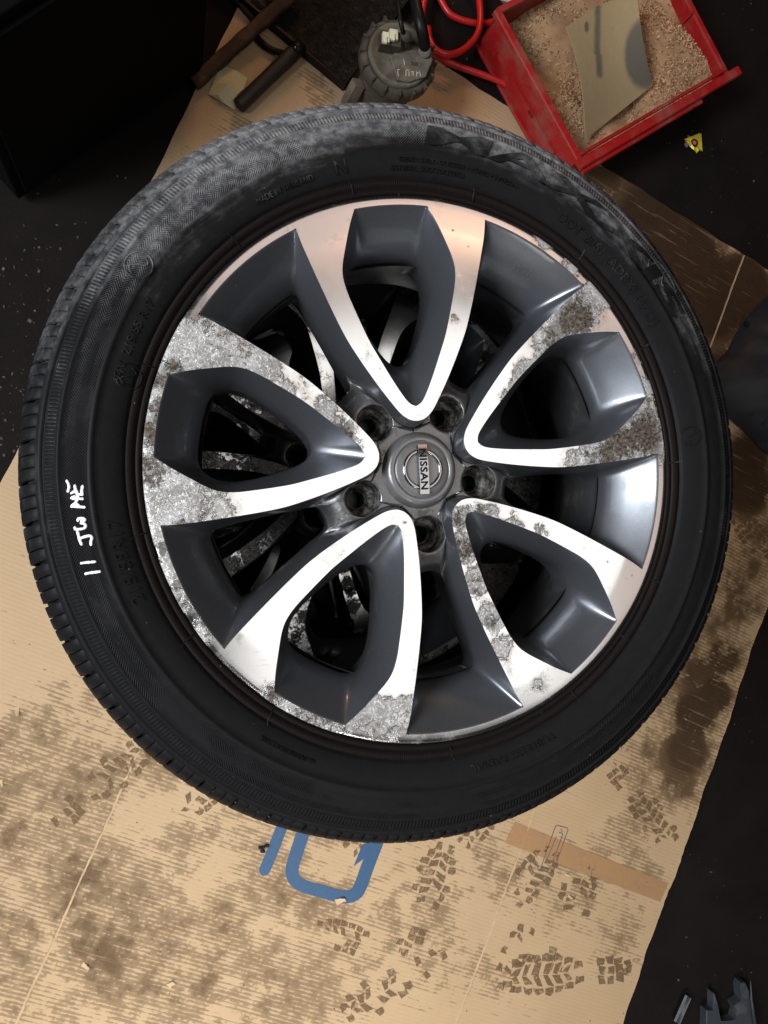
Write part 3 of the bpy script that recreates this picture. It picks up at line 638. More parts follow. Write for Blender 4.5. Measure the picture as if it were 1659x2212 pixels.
for S in STROKES:
    P = []
    for a, b in S:
        q = at(*hw(a, b), Z0 + .006); r = math.hypot(q[0], q[1]); q = at(*hw(a, b), Z0 + float(zwall(r))); r = math.hypot(q[0], q[1]); P.append((q[0], q[1], float(zwall(r)) + .0004))
    P = np.array(P); P = catmull(P, 14) if len(P) > 2 else P
    mb = MB(); d0 = (P[0] - P[1]); d0 /= np.linalg.norm(d0); d1 = P[-1] - P[-2]; d1 /= np.linalg.norm(d1)
    P = np.vstack([P[0] + d0 * .0009, P, P[-1] + d1 * .0009]); rad = .00108 + rng.normal(0, .00012, len(P)); rad[0] = rad[-1] = .0005
    mb.tube(P, rad, 8, flat=.45); mb.build('marker_stroke', MAT['white'], tyre)

# ---------------------------------------------------------------- floor and cardboard
mb = MB(); N = 40; X = np.linspace(-2.5, 3.0, N); Y = np.linspace(-2.5, 3.0, N); R = [[(x, y, 0) for x in X] for y in Y]; mb.rings(R, closed=False)
tag(mb.build('floor', MAT['floor']), kind='structure')

AV = np.array([.914, -.405]); FV = np.array([-.405, -.914]); AV = AV / np.linalg.norm(AV); FV = np.array([AV[1], -AV[0]])
def af(x, y, z=0.005): p = at(x, y, z); return float(p[:2] @ AV), float(p[:2] @ FV)
aL = af(335, 375)[0]; aR = 0.5 * (af(1630, 1370)[0] + af(1350, 2212)[0]); fT = 0.5 * (af(949, 135)[1] + af(1657, 583)[1])
F1 = (af(300, 1610), af(40, 2212)); F2 = (af(1539, 735), af(1000, 2160))
aF1 = .5 * (F1[0][0] + F1[1][0]); aF2 = .5 * (F2[0][0] + F2[1][0])
def hcard(a, f):
    h = .0016 * np.sin(a * 5.1 + .7) * np.cos(f * 4.3) + .0012 * np.sin(a * 11 + f * 9)
    h = h + .0030 * np.clip((a - (aR - .10)) / .10, 0, 1) ** 2 * (0.5 + 0.5 * np.sin(f * 7))
    return .0062 + h
def cardpt(a, f, lift=0.0): 
    p = AV * a + FV * f; return np.array([p[0], p[1], float(hcard(a, f)) + lift])
def onc(x, y, lift=0.0):
    a, f = af(x, y); return cardpt(a, f, lift)
sheet = empty('cardboard_sheet', (0, 0, 0))
tag(sheet, 'large flattened brown cardboard box with footprints, spread under the wheel stack', 'cardboard')
def card_panel(a0, a1, name, jag0=0.0, jag1=0.0):
    na = max(8, int((a1 - a0) / .011)); f0, f1 = fT, 1.55; nf = int((f1 - f0) / .011); mb = MB(); R = []
    ff = np.linspace(f0, f1, nf)
    for i, f in enumerate(ff):
        j0 = jag0 * (math.sin(f * 23) * .4 + math.sin(f * 61) * .3 + rng.normal() * .12); j1 = jag1 * (math.sin(f * 19 + 1) * .4 + math.sin(f * 53) * .3 + rng.normal() * .12)
        aa = np.linspace(a0 + j0, a1 + j1, na); g = f + (0.0012 * np.sin(aa * 40) + .0008 * np.sin(aa * 97) if i == 0 else 0)
        P = AV[None, :] * aa[:, None] + FV[None, :] * (np.zeros(na) + g)[:, None]; R.append(np.column_stack([P, hcard(aa, f + 0 * aa)]))
    # thickness
    top = [np.array(r) for r in R]; mb.rings(top, closed=False)
    for edge in ([r[0] for r in top], [r[-1] for r in top], top[0], top[-1]):
        e = np.array(edge); lo = e.copy(); lo[:, 2] = .0008; mb.rings([e, lo], closed=False)
    me = mb.mesh(name); V = coords(me); U = np.stack([V[:, :2] @ AV, V[:, :2] @ FV], 1); uvmap(me, U); attr(me, 'grime_shade', blobs(V, GR)); return link(name, me, MAT['card'], sheet)
GR = []
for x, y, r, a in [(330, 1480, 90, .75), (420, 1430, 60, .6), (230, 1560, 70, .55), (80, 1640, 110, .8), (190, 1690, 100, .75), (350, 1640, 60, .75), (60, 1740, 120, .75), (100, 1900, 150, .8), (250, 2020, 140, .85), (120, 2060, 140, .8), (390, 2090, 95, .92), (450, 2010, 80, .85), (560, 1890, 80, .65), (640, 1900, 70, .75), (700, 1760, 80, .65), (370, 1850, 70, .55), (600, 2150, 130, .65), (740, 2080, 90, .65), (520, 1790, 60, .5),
    (1500, 1540, 75, 1.2), (1480, 1620, 75, 1.15), (1460, 1690, 60, 1.0), (1520, 1460, 80, 1.1), (1420, 1650, 80, .75), (1400, 1740, 70, .75), (1380, 1870, 60, .55), (1560, 1370, 60, .9), (1600, 1220, 60, .85), (1590, 1310, 50, .95), (1640, 1140, 60, .8), (1610, 1050, 90, 1.2), (1420, 500, 160, 1.3), (1530, 640, 140, 1.3), (1600, 620, 100, 1.3), (1560, 820, 90, 1.2), (1300, 390, 70, 1.1), (1210, 330, 40, .7), (1050, 1780, 60, .5), (1240, 1900, 90, .55), (1330, 1990, 60, .6), (900, 1860, 60, .45), (930, 2010, 70, .5), (1500, 1780, 40, .5), (30, 1500, 40, .2), (1580, 1260, 50, 1.0), (1560, 1420, 60, 1.15), (1620, 1300, 40, .9), (1540, 1500, 60, 1.2), (1640, 700, 90, 1.3), (1480, 560, 120, 1.3), (1610, 990, 70, 1.3), (700, 1960, 70, .7), (1080, 1880, 60, .6), (1000, 2080, 70, .5), (1180, 1960, 50, .55), (820, 2010, 60, .55), (690, 205, 40, .55), (480, 300, 60, .2)]:  # the blob beside the oil tray paints in the pump's cast shadow
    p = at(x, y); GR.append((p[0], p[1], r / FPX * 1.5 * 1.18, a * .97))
card_panel(aL, aF1 - .0018, 'box_panel', .002, 0); card_panel(aF1 + .0018, aF2 - .0018, 'box_panel'); card_panel(aF2 + .0018, aR, 'box_panel', 0, .004)
for aa in (aF1, aF2):      # the scored folds: a shallow fibrous valley between panels
    mb = MB(); ff = np.linspace(fT + .001, 1.55, 260); R = []
    for da, dz in ((-.0019, -.0002), (-.0011, .0009), (-.0003, -.0012), (.0004, -.0012), (.0011, .0007), (.0019, -.0002)):
        w = da + rng.normal(0, .00022, len(ff)) + .0004 * np.sin(ff * 31); P = AV[None, :] * (aa + w)[:, None] + FV[None, :] * ff[:, None]
        R.append(np.column_stack([P, hcard(aa + 0 * ff, ff) + dz + rng.normal(0, .00030, len(ff))]))
    mb.rings(R, closed=False); mb.build('fold_crease', MAT['crease'], sheet)
def flatpoly(P2, z, mb=None, solid=0.0004):
    pass
def strip_on_card(L, name, mat, lift=.0007, parent=None, sub=6):
    # L: left and right polylines in photo pixels
    mb = MB(); R = []
    l, r = catmull(np.array(L[0], float), 40) if len(L[0]) > 2 else np.linspace(L[0][0], L[0][1], 40), catmull(np.array(L[1], float), 40) if len(L[1]) > 2 else np.linspace(L[1][0], L[1][1], 40)
    for t in np.linspace(0, 1, sub): R.append([onc(*(l[i] * (1 - t) + r[i] * t), lift) for i in range(40)])
    mb.rings(R, closed=False); return mb
# blue printed mark
bc = crop(900, 3200, 1400 / 1659.0)
mbl = MB()
def thick_line(mbx, P, w, lift=.0007, n=50, caps=True):
    P = catmull(np.array([bc(*p) for p in P]), n); T = np.gradient(P, axis=0); T /= np.linalg.norm(T, axis=1)[:, None]; Nn = np.stack([-T[:, 1], T[:, 0]], 1)
    w = np.broadcast_to(w, (n,)) * 1400 / 1659 / 1.8228 / 2; s = np.ones(n)
    if caps:
        k = 5; s[:k] = np.sqrt(1 - (1 - np.linspace(0, 1, k)) ** 2 * .98); s[-k:] = s[:k][::-1]
    R = [[onc(*(P[i] + Nn[i] * w[i] * s[i] * t), lift) for i in range(n)] for t in np.linspace(-1, 1, 7)]
    mbx.rings(R, closed=False)
thick_line(mbl, [(300, -60), (250, 60), (200, 190), (166, 270), (156, 292)], 52)
mbl.build('printed_logo', MAT['blue'], sheet)
mbl = MB()
thick_line(mbl, [(400, -60), (352, 80), (318, 180), (296, 260), (306, 310), (350, 342), (440, 368), (530, 392), (590, 380), (620, 330), (648, 250), (690, 140), (720, 60)], 61, n=90, caps=False)
mbl.build('printed_logo', MAT['blue'], sheet)
mbl = MB(); mbl.add([onc(*bc(*p), .0008) for p in ((655, 130), (622, 150), (583, 250), (640, 206), (630, 260), (660, 200))], [(0, 1, 2, 3), (0, 3, 4, 5)], False); mbl.build('printed_logo', MAT['blue'], sheet)
# packing tape strip
tc = crop(1512, 2800, .9115)
mb = MB(); Pl = [tc(*p) for p in ((565, 478), (1225, 742))]; Pr = [tc(*p) for p in ((520, 568), (1190, 822))]
R = [[onc(*(np.array(Pl[0]) * (1 - s) + np.array(Pl[1]) * s) * (1 - t) + 0, .0006) if False else onc(*((np.array(Pl[0]) * (1 - s) + np.array(Pl[1]) * s) * (1 - t) + (np.array(Pr[0]) * (1 - s) + np.array(Pr[1]) * s) * t), .0006) for s in np.linspace(0, 1, 40)] for t in np.linspace(0, 1, 6)]
mb.rings(R, closed=False); mb.build('packing_tape', MAT['tape'], sheet)
# stamped rounded rectangle with two lines
mb = MB()
def inkline(P, wpx=1.4):
    P = np.array([tc(*p) for p in P]); P = np.linspace(P[0], P[1], 20) if len(P) == 2 else P
    T = np.gradient(P, axis=0); T /= np.linalg.norm(T, axis=1)[:, None]; Nn = np.stack([-T[:, 1], T[:, 0]], 1)
    mb.rings([[onc(*(p + n_ * wpx / 2 * t), .0010) for p, n_ in zip(P, Nn)] for t in (-1, 1)], closed=False)
def rr_pts(c, ux, uy, w, h, r, n=8):
    P = []
    for sx, sy, a0 in ((1, 1, 0), (-1, 1, 90), (-1, -1, 180), (1, -1, 270)):
        for a in np.linspace(a0, a0 + 90, n):
            P.append(np.array(c) + np.array(ux) * (sx * (w / 2 - r) + r * math.cos(math.radians(a))) + np.array(uy) * (sy * (h / 2 - r) + r * math.sin(math.radians(a))))
    P.append(P[0]); return P
ux = np.array([.34, -.94]); uy = np.array([.97, .24])
inkline(rr_pts((733, 594), ux, uy, 205, 56, 12)); inkline([(700, 640), (742, 540)]); inkline([(722, 660), (770, 530)]); inkline([(752, 520), (768, 528)]); inkline([(762, 506), (770, 524)])
mb.build('printed_stamp', MAT['ink'], sheet)
# muddy shoe prints
def shoe(cx, cy, ang, L, seed, fade=1.0, heel=True):
    """blocks of a lugged sole in photo pixels; ang = direction of the toe"""
    r = random.Random(seed); mb = MB(); c, s = math.cos(ang), math.sin(ang)
    def q(pts):
        P = []
        for u, v in pts:
            x = u * L + r.uniform(-.011, .011) * L; y = v * L + r.uniform(-.011, .011) * L; P.append(onc(cx + c * x - s * y, cy + s * x + c * y, .0006))
        aa = [float(p[:2] @ AV) for p in P]
        if max(aa) > aR - .015 or min(aa) < aL + .015: return
        mb.add(P, [tuple(range(len(P)))], False)
    half = lambda u: .165 * math.sqrt(max(0, 1 - ((u - .22) / .34) ** 2)) if u > -.12 else .10
    u = -.10
    while u < .50:                                          # forefoot: outer lugs plus chevrons
        h = half(u + .035)
        for sg in (1, -1):
            if r.random() < fade * .95 and h > .05: q([(u, sg * h * .9), (u + .03, sg * h), (u + .066, sg * h * .97), (u + .070, sg * (h - .06)), (u + .03, sg * (h - .055)), (u + .002, sg * (h - .062))])
            if h > .10 and r.random() < fade: q([(u, sg * (h - .074)), (u + .052, sg * (h - .074)), (u + .082, sg * .006), (u + .034, sg * .006)])
        u += .082
    if heel:
        u = -.48
        while u < -.24:
            h = .11 * math.sqrt(max(0.05, 1 - ((u + .32) / .18) ** 2))
            for sg in (1, -1):
                if r.random() < fade: q([(u, sg * h), (u + .058, sg * h), (u + .058, sg * .042), (u, sg * .042)])
            if r.random() < fade: q([(u, .034), (u + .05, .034), (u + .05, -.034), (u, -.034)])
            u += .07
    o = mb.build('shoe_print', MAT['mud'], sheet); o['kind'] = 'stuff'; return o
pi = math.pi
shoe(1232, 2100, pi - .06, 275, 1, 1.0); shoe(915, 1950, -1.2, 250, 2, .85); shoe(1010, 1810, -.9, 190, 3, .7, False); shoe(1180, 1850, 2.2, 230, 4, .7, False); shoe(1230, 1985, -1.3, 240, 5, .6)
shoe(330, 1470, -.5, 260, 6, .8, False); shoe(470, 1560, .9, 240, 7, .5); shoe(210, 1700, -.7, 260, 8, .55); shoe(480, 1680, 2.5, 240, 9, .5, False); shoe(700, 2010, .3, 210, 10, .5, False); shoe(1370, 2090, 1.3, 200, 11, .75, False); shoe(760, 1840, -.8, 200, 12, .4, False); shoe(1600, 1130, .8, 180, 13, .8, False); shoe(1380, 1730, .9, 210, 14, .6); shoe(860, 2120, 2.6, 250, 15, .45); shoe(1130, 2020, 1.9, 230, 16, .45, False)
# torn spots: small curled flaps of paper skin
for x, y, s, an in ((38, 1535, 26, 1.4), (185, 2085, 24, .5), (370, 2125, 24, -.7), (735, 1945, 30, -.4), (1222, 1888, 12, .2), (1228, 1935, 13, .6), (4, 1690, 18, 1.2), (440, 1790, 12, .2)):
    mb = MB(); R = []; s = s * .72
    for i in range(7):
        t = i / 6; row = []
        for k in range(5):
            v = (k - 2) / 2 * .32 * (1 - .5 * t) + random.uniform(-.03, .03); px, py = x + s * (math.cos(an) * (t - .5) - math.sin(an) * v), y + s * (math.sin(an) * (t - .5) + math.cos(an) * v); row.append(onc(px, py, .0004 + .006 * t * t + random.uniform(0, .0012)))
        R.append(row)
    mb.rings(R, closed=False); mb.build('torn_flap', MAT['crease'], sheet)

# ---------------------------------------------------------------- black cabinet (upper left)
def up3(p, z): return np.array([p[0], p[1], z])
P1 = at(441, 165, .001); P2 = at(49, 446, .001); e = P1[:2] - P2[:2]; Lc = np.linalg.norm(e); e = e / Lc; back = np.array([-e[1], e[0]])
cabr = empty('black_cabinet', (*(P1[:2] + P2[:2]) / 2, 0)); tag(cabr, 'tall matt black box standing on the floor behind the wheel stack', 'cabinet')
cc = (P1[:2] + P2[:2]) / 2
bm_ = bmesh.new(); bmesh.ops.create_cube(bm_, size=1.0)
def cabbox(name, du, dv, dw, cu, cv, cw, mat, bev=.004):
    bm = bmesh.new(); bmesh.ops.create_cube(bm, size=1.0)
    for v in bm.verts: v.co = Vector((v.co.x * du, v.co.y * dv, v.co.z * dw))
    bmesh.ops.bevel(bm, geom=bm.edges[:], offset=bev, segments=3, profile=.6, affect='EDGES')
    me = bpy.data.meshes.new(name); bm.to_mesh(me); bm.free(); o = link(name, me, mat, cabr); o.location = (cu, cv, cw); return o
cabr.rotation_euler = (0, 0, math.atan2(e[1], e[0]))
cabbox('cabinet_body', Lc, .40, .44, 0, .2045, .24, MAT['cab']); cabbox('front_panel', Lc - .03, .008, .40, 0, .0, .24, MAT['cab'], .002)
for sx in (-1, 1):
    for sy in (.05, .35): cabbox('foot', .03, .03, .02, sx * (Lc / 2 - .04), sy, .0105, MAT['plastic'], .003)

# ---------------------------------------------------------------- red parts bin with sawdust
HB = .118
c4 = crop(1850, 0, .7077)
BL = at(*c4(622, 888), HB); BR = at(*c4(1428, 415), HB); TL = at(*c4(222, 30), HB)
uX = BR[:2] - BL[:2]; Wb = np.linalg.norm(uX); uX = uX / Wb; uY = np.array([-uX[1], uX[0]]); Lb = float((TL[:2] - BL[:2]) @ uY)
binr = empty('parts_bin', (BL[0], BL[1], 0), math.atan2(uX[1], uX[0])); tag(binr, 'red plastic bin half full of sawdust, behind the wheel stack', 'bin')
def binpart(name, mb, mat): return mb.build(name, mat, binr)
BZ = .008   # it stands partly on the cardboard
def wallbox(mb, p0, p1, th, z0, z1, lean=(0, 0), nseg=1):
    """a straight wall from p0 to p1 (bin plan), th inward, leaning outward at the top"""
    p0 = np.array(p0, float); p1 = np.array(p1, float); d = p1 - p0; d /= np.linalg.norm(d); n = np.array([-d[1], d[0]]); ln = np.array(lean)
    V = [(*(p0 - ln), z0), (*(p1 - ln), z0), (*(p1 - ln + n * th), z0), (*(p0 - ln + n * th), z0), (*p0, z1), (*p1, z1), (*(p1 + n * th), z1), (*(p0 + n * th), z1)]
    mb.add(V, [(3, 2, 1, 0), (4, 5, 6, 7), (0, 1, 5, 4), (1, 2, 6, 5), (2, 3, 7, 6), (3, 0, 4, 7)], False)
T = .004
mb = MB(); wallbox(mb, (Wb, 0.0), (Wb, Lb), T, BZ, HB); mb.box((Wb - .006, Lb * .45, .075), (.006, .007, .09)); binpart('side_wall', mb, MAT['red'])
mb = MB(); wallbox(mb, (0, Lb), (0, 0.0), T, BZ, HB); binpart('side_wall', mb, MAT['red'])
mb = MB(); wallbox(mb, (0, 0), (Wb, 0), T, BZ, HB - .004); binpart('front_wall', mb, MAT['red'])
mb = MB(); wallbox(mb, (Wb, Lb), (0, Lb), T, BZ, HB); binpart('back_wall', mb, MAT['red'])
mb = MB(); mb.box((Wb / 2, Lb / 2, BZ + .002), (Wb, Lb, .004)); binpart('bin_floor', mb, MAT['red'])
def lipbar(name, P, wdt, hgt, z):
    mb = MB(); P = np.array(P, float); d = P[1] - P[0]; Ln = np.linalg.norm(d); d /= Ln; n = np.array([-d[1], d[0]])
    prof = [(-wdt / 2, -hgt), (-wdt / 2, -hgt * .25), (-wdt / 2 * .75, 0), (wdt / 2 * .75, 0), (wdt / 2, -hgt * .25), (wdt / 2, -hgt)]
    R = [[(*(P[0] + d * t + n * a), z + b) for a, b in prof] for t in np.linspace(0, Ln, 14)]
    mb.rings(R, closed=True, smooth=False, cap0=True, cap1=True); return binpart(name, mb, MAT['red'])
lipbar('rim_flange', [(-.002, 0), (-.002, Lb + .004)], .016, .012, HB + .001); lipbar('rim_flange', [(Wb + .002, .0), (Wb + .002, Lb + .004)], .013, .012, HB + .001); lipbar('rim_flange', [(0, Lb + .001), (Wb, Lb + .001)], .014, .012, HB + .0015)
lipbar('front_lip', [(-.012, -.006), (Wb + .034, -.006)], .020, .012, HB + .004); lipbar('front_lip', [(-.006, -.019), (Wb * .80, -.019)], .012, .010, HB - .004); lipbar('front_lip', [(.0, .010), (Wb + .0, .010)], .007, .008, HB + .0055)
lipbar('base_flange', [(-.004, .0), (-.004, Lb)], .008, .006, BZ + .007)
mb = MB(); mb.box((-.0025, Lb * .30, .055), (.004, .10, .012)); mb.box((-.0025, Lb * .62, .055), (.004, .14, .010)); binpart('side_rib', mb, MAT['red'])
# sawdust: bed surface with loose chips
def bedz(x, y):
    return .050 + .030 * np.clip(x / Wb, 0, 1) + .018 * np.sin(x * 19 + 1) * np.sin(y * 15) + .008 * np.sin(x * 47 + y * 31) - .018 * np.exp(-((x - .07) ** 2 + (y - .17) ** 2) / .006)
n = 46; xs = np.linspace(T, Wb - T, n); ys = np.linspace(T, Lb - T, n); mb = MB()
mb.rings([[(x, y, float(bedz(x, y)) + rng.normal(0, .0012)) for x in xs] for y in ys], closed=False)
sd = mb.build('sawdust', MAT['bed']); sd.location = binr.location; sd.rotation_euler = binr.rotation_euler
tag(sd, 'brown sawdust and wood chips filling the red bin', 'sawdust', kind='stuff')
mb = MB()
for i in range(5200):
    x = random.uniform(.006, Wb - .006); y = random.uniform(.006, Lb - .006)
    clump = math.sin(x * 38 + 2) * math.sin(y * 33 + x * 20) + (.7 if x > Wb * .62 else 0) + (.6 if x < .05 and y < .1 else 0)
    if clump < random.uniform(-.6, .5): continue
    a = random.uniform(0, pi); tl = random.uniform(-.6, .6); L = random.uniform(.003, .0075); W = random.uniform(.0015, .0032)
    ax = np.array([[math.cos(a) * math.cos(tl), math.sin(a) * math.cos(tl), math.sin(tl)], [-math.sin(a), math.cos(a), 0], [-math.cos(a) * math.sin(tl), -math.sin(a) * math.sin(tl), math.cos(tl)]])
    mb.box((x, y, float(bedz(x, y)) + random.uniform(.0005, .003)), (L, W, random.uniform(.0005, .0012)), ax, mi=random.choice((0, 0, 1, 2)))
me = mb.mesh('sawdust_chips'); o = link('sawdust_chips', me, MAT['chip']); me.materials.append(simple('pale_chip', (.50, .345, .225), .85)); me.materials.append(simple('dark_chip', (.21, .115, .065), .85))
o.location = binr.location; o.rotation_euler = binr.rotation_euler; tag(o, 'loose pale wood chips lying on the sawdust in the red bin', 'wood chips', kind='stuff')
# curved card standing in the sawdust
def m_sheetcard():
    b = NB('sooty_card'); v = b.obj(); S = b.attr('soot'); n = b.noise(v, 60, 5, .65)
    d = b.step(b.math('ADD', S, b.math('MULTIPLY', b.math('SUBTRACT', n, .5), .5)), .2, .95)
    c = b.mix(n, (.29, .225, .125), (.36, .285, .17)); return b.P(col=b.mix(b.math('MULTIPLY', d, .85), c, (.085, .088, .08)), rough=.7, spec=.25, normal=b.bump(n, .0006))
MAT['sootcard'] = m_sheetcard()
NI, NJ = 60, 90; lp = np.array([c4(535, 150), c4(575, 260), c4(610, 400), c4(632, 560), c4(645, 775)]); rp = np.array([c4(930, -30), c4(945, 100), c4(965, 230), c4(990, 360), c4(1018, 475)]); bp_ = c4(800, 640)
lp = catmull(lp, NJ); rp = catmull(rp, NJ); G = np.zeros((NJ, NI, 3)); SO = np.zeros((NJ, NI))
for j in range(NJ):
    t = j / (NJ - 1)
    for i in range(NI):
        s = i / (NI - 1); px = lp[j] * (1 - s) + rp[j] * s + np.array([0, 1]) * (-14 * math.sin(pi * s) * (1 - t))
        z = .150 - .062 * t - .012 * math.sin(pi * s) + .012 * math.sin(pi * t) - .010 * (1 - s) * t
        G[j, i] = at(px[0], px[1], z)
        k = ((px[0] * 1.8228 - 1850) / .7077, px[1] * 1.8228 / .7077)
        st = math.exp(-((k[0] - (722 + .06 * (k[1] - 200) * (1 if k[1] > 300 else -.3) - 12)) / 24) ** 2) * float(np.clip((460 - k[1]) / 40, 0, 1)) * .9
        dk = float(np.clip(3.2 - 2.7 * math.hypot((k[0] - 970) / 112, (k[1] - 300) / 200), 0, 1)); dk = max(dk, float(np.clip(2.2 - 1.8 * math.hypot((k[0] - 650) / 14, (k[1] - 150) / 34), 0, 1)))
        SO[j, i] = max(st, dk)
mb = MB(); mb.rings(list(G), closed=False); nv = mb.n
lo = G.copy(); lo[:, :, 2] -= .003; mb.rings(list(lo), closed=False)
for a_, b_ in ((G[:, 0], lo[:, 0]), (G[:, -1], lo[:, -1]), (G[0], lo[0]), (G[-1], lo[-1])): mb.rings([a_, b_], closed=False)
me = mb.mesh('curved_card'); s_ = np.zeros(len(me.vertices)); s_[:nv] = SO.ravel(); attr(me, 'soot', s_); o = link('curved_card', me, MAT['sootcard'])
tag(o, 'curved tan card with dark soot marks, stuck in the sawdust of the red bin', 'card')

# ---------------------------------------------------------------- red hose
c2 = crop(1512, 0, .9115)
mb = MB()
H1 = [(600, 420), (520, 362), (430, 325), (330, 290), (240, 250), (186, 190), (163, 90), (178, -10), (225, -110), (320, -150), (395, -60), (416, 60), (402, 150), (345, 212), (282, 236), (225, 216), (196, 170), (190, 120)]
Z1 = [.02, .02, .02, .02, .02, .03, .04, .04, .03, .03, .03, .03, .035, .04, .045, .045, .04, .03]
mb.tube(catmull(np.array([at(*c2(*p), z) for p, z in zip(H1, Z1)]), 150), .0066, 14)
H2 = [(190, -120), (225, -40), (250, 10), (292, 66), (370, 96), (445, 100), (500, 84), (560, 66)]
mb.tube(catmull(np.array([at(*c2(*p), .011) for p in H2]), 80), .0066, 14)
tag(mb.build('air_hose', MAT['hose']), 'coiled red rubber hose lying between the pump and the red bin', 'hose')

# ---------------------------------------------------------------- fuel pump sender unit
c3 = crop(800, 0, 1000 / 1659.0)
HP = .175; pc = at(*c3(1290, 352), HP); kk = (CAMC[2] - HP) / FPX / 1.0
pump = empty('pump_unit', (pc[0], pc[1], .006)); tag(pump, 'dusty grey round fuel pump unit with hoses and connectors, behind the tyre', 'pump')
zb = HP - .006
def pm(prof, name, mat, n=72): mb = MB(); R, _ = revolve(prof, n); mb.rings(R); return mb.build(name, mat, pump)
RD = 226 * .3307 * kk
pm([(.0001, zb - .002), (RD * .55, zb - .0015), (RD * .86, zb - .002), (RD * .93, zb + .001), (RD * .98, zb - .001), (RD, zb - .006), (RD, zb - .012)], 'flange', MAT['pump'])
pm([(RD * .99, zb - .010), (RD * 1.03, zb - .006), (RD * 1.13, zb - .008), (RD * 1.20, zb - .014), (RD * 1.22, zb - .030), (RD * 1.12, zb - .034)], 'lock_ring', MAT['pumpdark'])
ring = [o for o in pump.children if o.name.startswith('lock_ring')][0]
for k in range(16):
    a = 2 * pi * k / 16; mb = MB(); mb.box((RD * 1.16 * math.cos(a), RD * 1.16 * math.sin(a), zb - .014), (RD * .16, .004, .020), [[math.cos(a), math.sin(a), 0], [-math.sin(a), math.cos(a), 0], [0, 0, 1]]); mb.build('ring_tab', MAT['pumpdark'], ring)
pm([(RD * .92, zb - .012), (RD * .90, zb - .06), (RD * .86, .03), (RD * .80, .0), (.0001, .0)], 'body', MAT['pumpdark'])
def pp(a, b, z=HP): q = at(*c3(a, b), z); return np.array([q[0] - pc[0], q[1] - pc[1], z - .006])
mb = MB(); P = [pp(*p) for p in ((1215, 375), (1260, 350), (1480, 318), (1495, 400), (1450, 510), (1340, 545), (1265, 530))]; top = np.array(P); top[:, 2] += .004; base = np.array(P); base[:, 2] -= .003; cen = top.mean(0)
mb.rings([base, top, cen + (top - cen) * .96 + np.array([0, 0, .0012])], smooth=False, cap1=True); mb.build('raised_pad', MAT['pump'], pump)
mb = MB(); mb.box(pp(1215, 275, HP + .012), (.036, .026, .022), None); mb.build('connector_socket', MAT['pumpdark'], pump)
for a, b, w_ in ((1188, 258, .013), (1238, 240, .016)):
    mb = MB(); mb.box(pp(a, b, HP + .022), (w_, .019, .016), None, taper=.9); mb.box(pp(a, b + 4, HP + .031), (w_ * .4, .012, .004)); mb.build('connector_plug', MAT['conn'], pump)
mb = MB(); mb.box(pp(1380, 418, HP + .005), (.013, .007, .0016)); mb.build('label_plate', MAT['pumpdark'], pump)
mb = MB(); mb.tube(np.array([pp(1325, 320, HP + .006), pp(1322, 270, HP + .010), pp(1320, 230, HP + .026)]), [.003, .005, .0075], 16); mb.tube(np.array([pp(1326, 238, HP + .030), pp(1330, 236, HP + .034)]), .0095, 18); mb.build('hose_barb', MAT['pumpdark'], pump)
mb = MB(); mb.tube(catmull(np.array([pp(1448, 330, HP + .004), pp(1440, 250, HP + .028), pp(1415, 140, HP + .04), pp(1385, 0, HP + .03), pp(1370, -120, HP)]), 40), .0105, 18); mb.build('outlet_hose', MAT['plastic'], pump)
mb = MB(); mb.tube(catmull(np.array([pp(1320, 250, HP + .02), pp(1300, 190, HP + .04), pp(1282, 90, HP + .045), pp(1265, -30, HP + .03), pp(1255, -120, HP)]), 40), .0042, 12); mb.build('thin_hose', MAT['plastic'], pump)
mb = MB(); mb.tube(np.array([pp(1446, 345, HP + .003), pp(1446, 330, HP + .014)]), [.0125, .011], 20); mb.build('hose_collar', MAT['pump'], pump)
# moulded scribbles on the pad and a strut beside the body
mb = MB()
for x0, y0, x1, y1 in ((1270, 455, 1275, 500), (1270, 455, 1290, 455), (1325, 460, 1325, 498), (1325, 460, 1345, 455), (1345, 455, 1345, 498), (1360, 470, 1385, 470), (1372, 470, 1372, 495), (1395, 465, 1395, 498), (1395, 480, 1415, 470), (1415, 465, 1420, 498), (1310, 385, 1316, 425)):
    mb.tube(np.array([pp(x0, y0, HP + .005), pp(x1, y1, HP + .005)]), .0009, 6)
mb.build('moulded_mark', simple('pale_rub', (.42, .40, .34), .7), pump)
mb = MB(); q0 = pp(1015, 540, .10); q1 = pp(935, 690, .05); mb.tube(np.array([q0, q1]), .014, 4, smooth=False); mb.build('float_arm', MAT['pump'], pump)

# ---------------------------------------------------------------- black oily tray, tools and scraps behind
t0 = at(742, 190, .02); t1 = at(566, 42, .02); ex = t1[:2] - t0[:2]; ex /= np.linalg.norm(ex); ey = np.array([ex[1], -ex[0]])
tray = empty('oil_tray', (t0[0], t0[1], .0095), math.atan2(ex[1], ex[0])); tag(tray, 'black tray of wet oily residue on the cardboard edge behind the tyre', 'tray')
mb = MB(); LX, LY = .46, .40
mb.box((LX / 2, -LY / 2, .002), (LX, LY, .004)); mb.build('tray_floor', MAT['plastic'], tray)
for (cx, cy, dx, dy) in ((LX / 2, -.002, LX, .004), (LX / 2, -LY + .002, LX, .004), (.002, -LY / 2, .004, LY - .008), (LX - .002, -LY / 2, .004, LY - .008)):
    mb = MB(); mb.box((cx, cy, .013), (dx, dy, .018)); mb.build('tray_wall', MAT['plastic'], tray)
mb = MB(); n = 60; xs = np.linspace(.005, LX - .005, n); ys = np.linspace(-LY + .005, -.005, n)
mb.rings([[(x, y, .009 + .003 * math.sin(x * 40) * math.sin(y * 37) + rng.normal(0, .0008)) for x in xs] for y in ys], closed=False); o = mb.build('oily_residue', MAT['goo'], tray); o['kind'] = 'stuff'

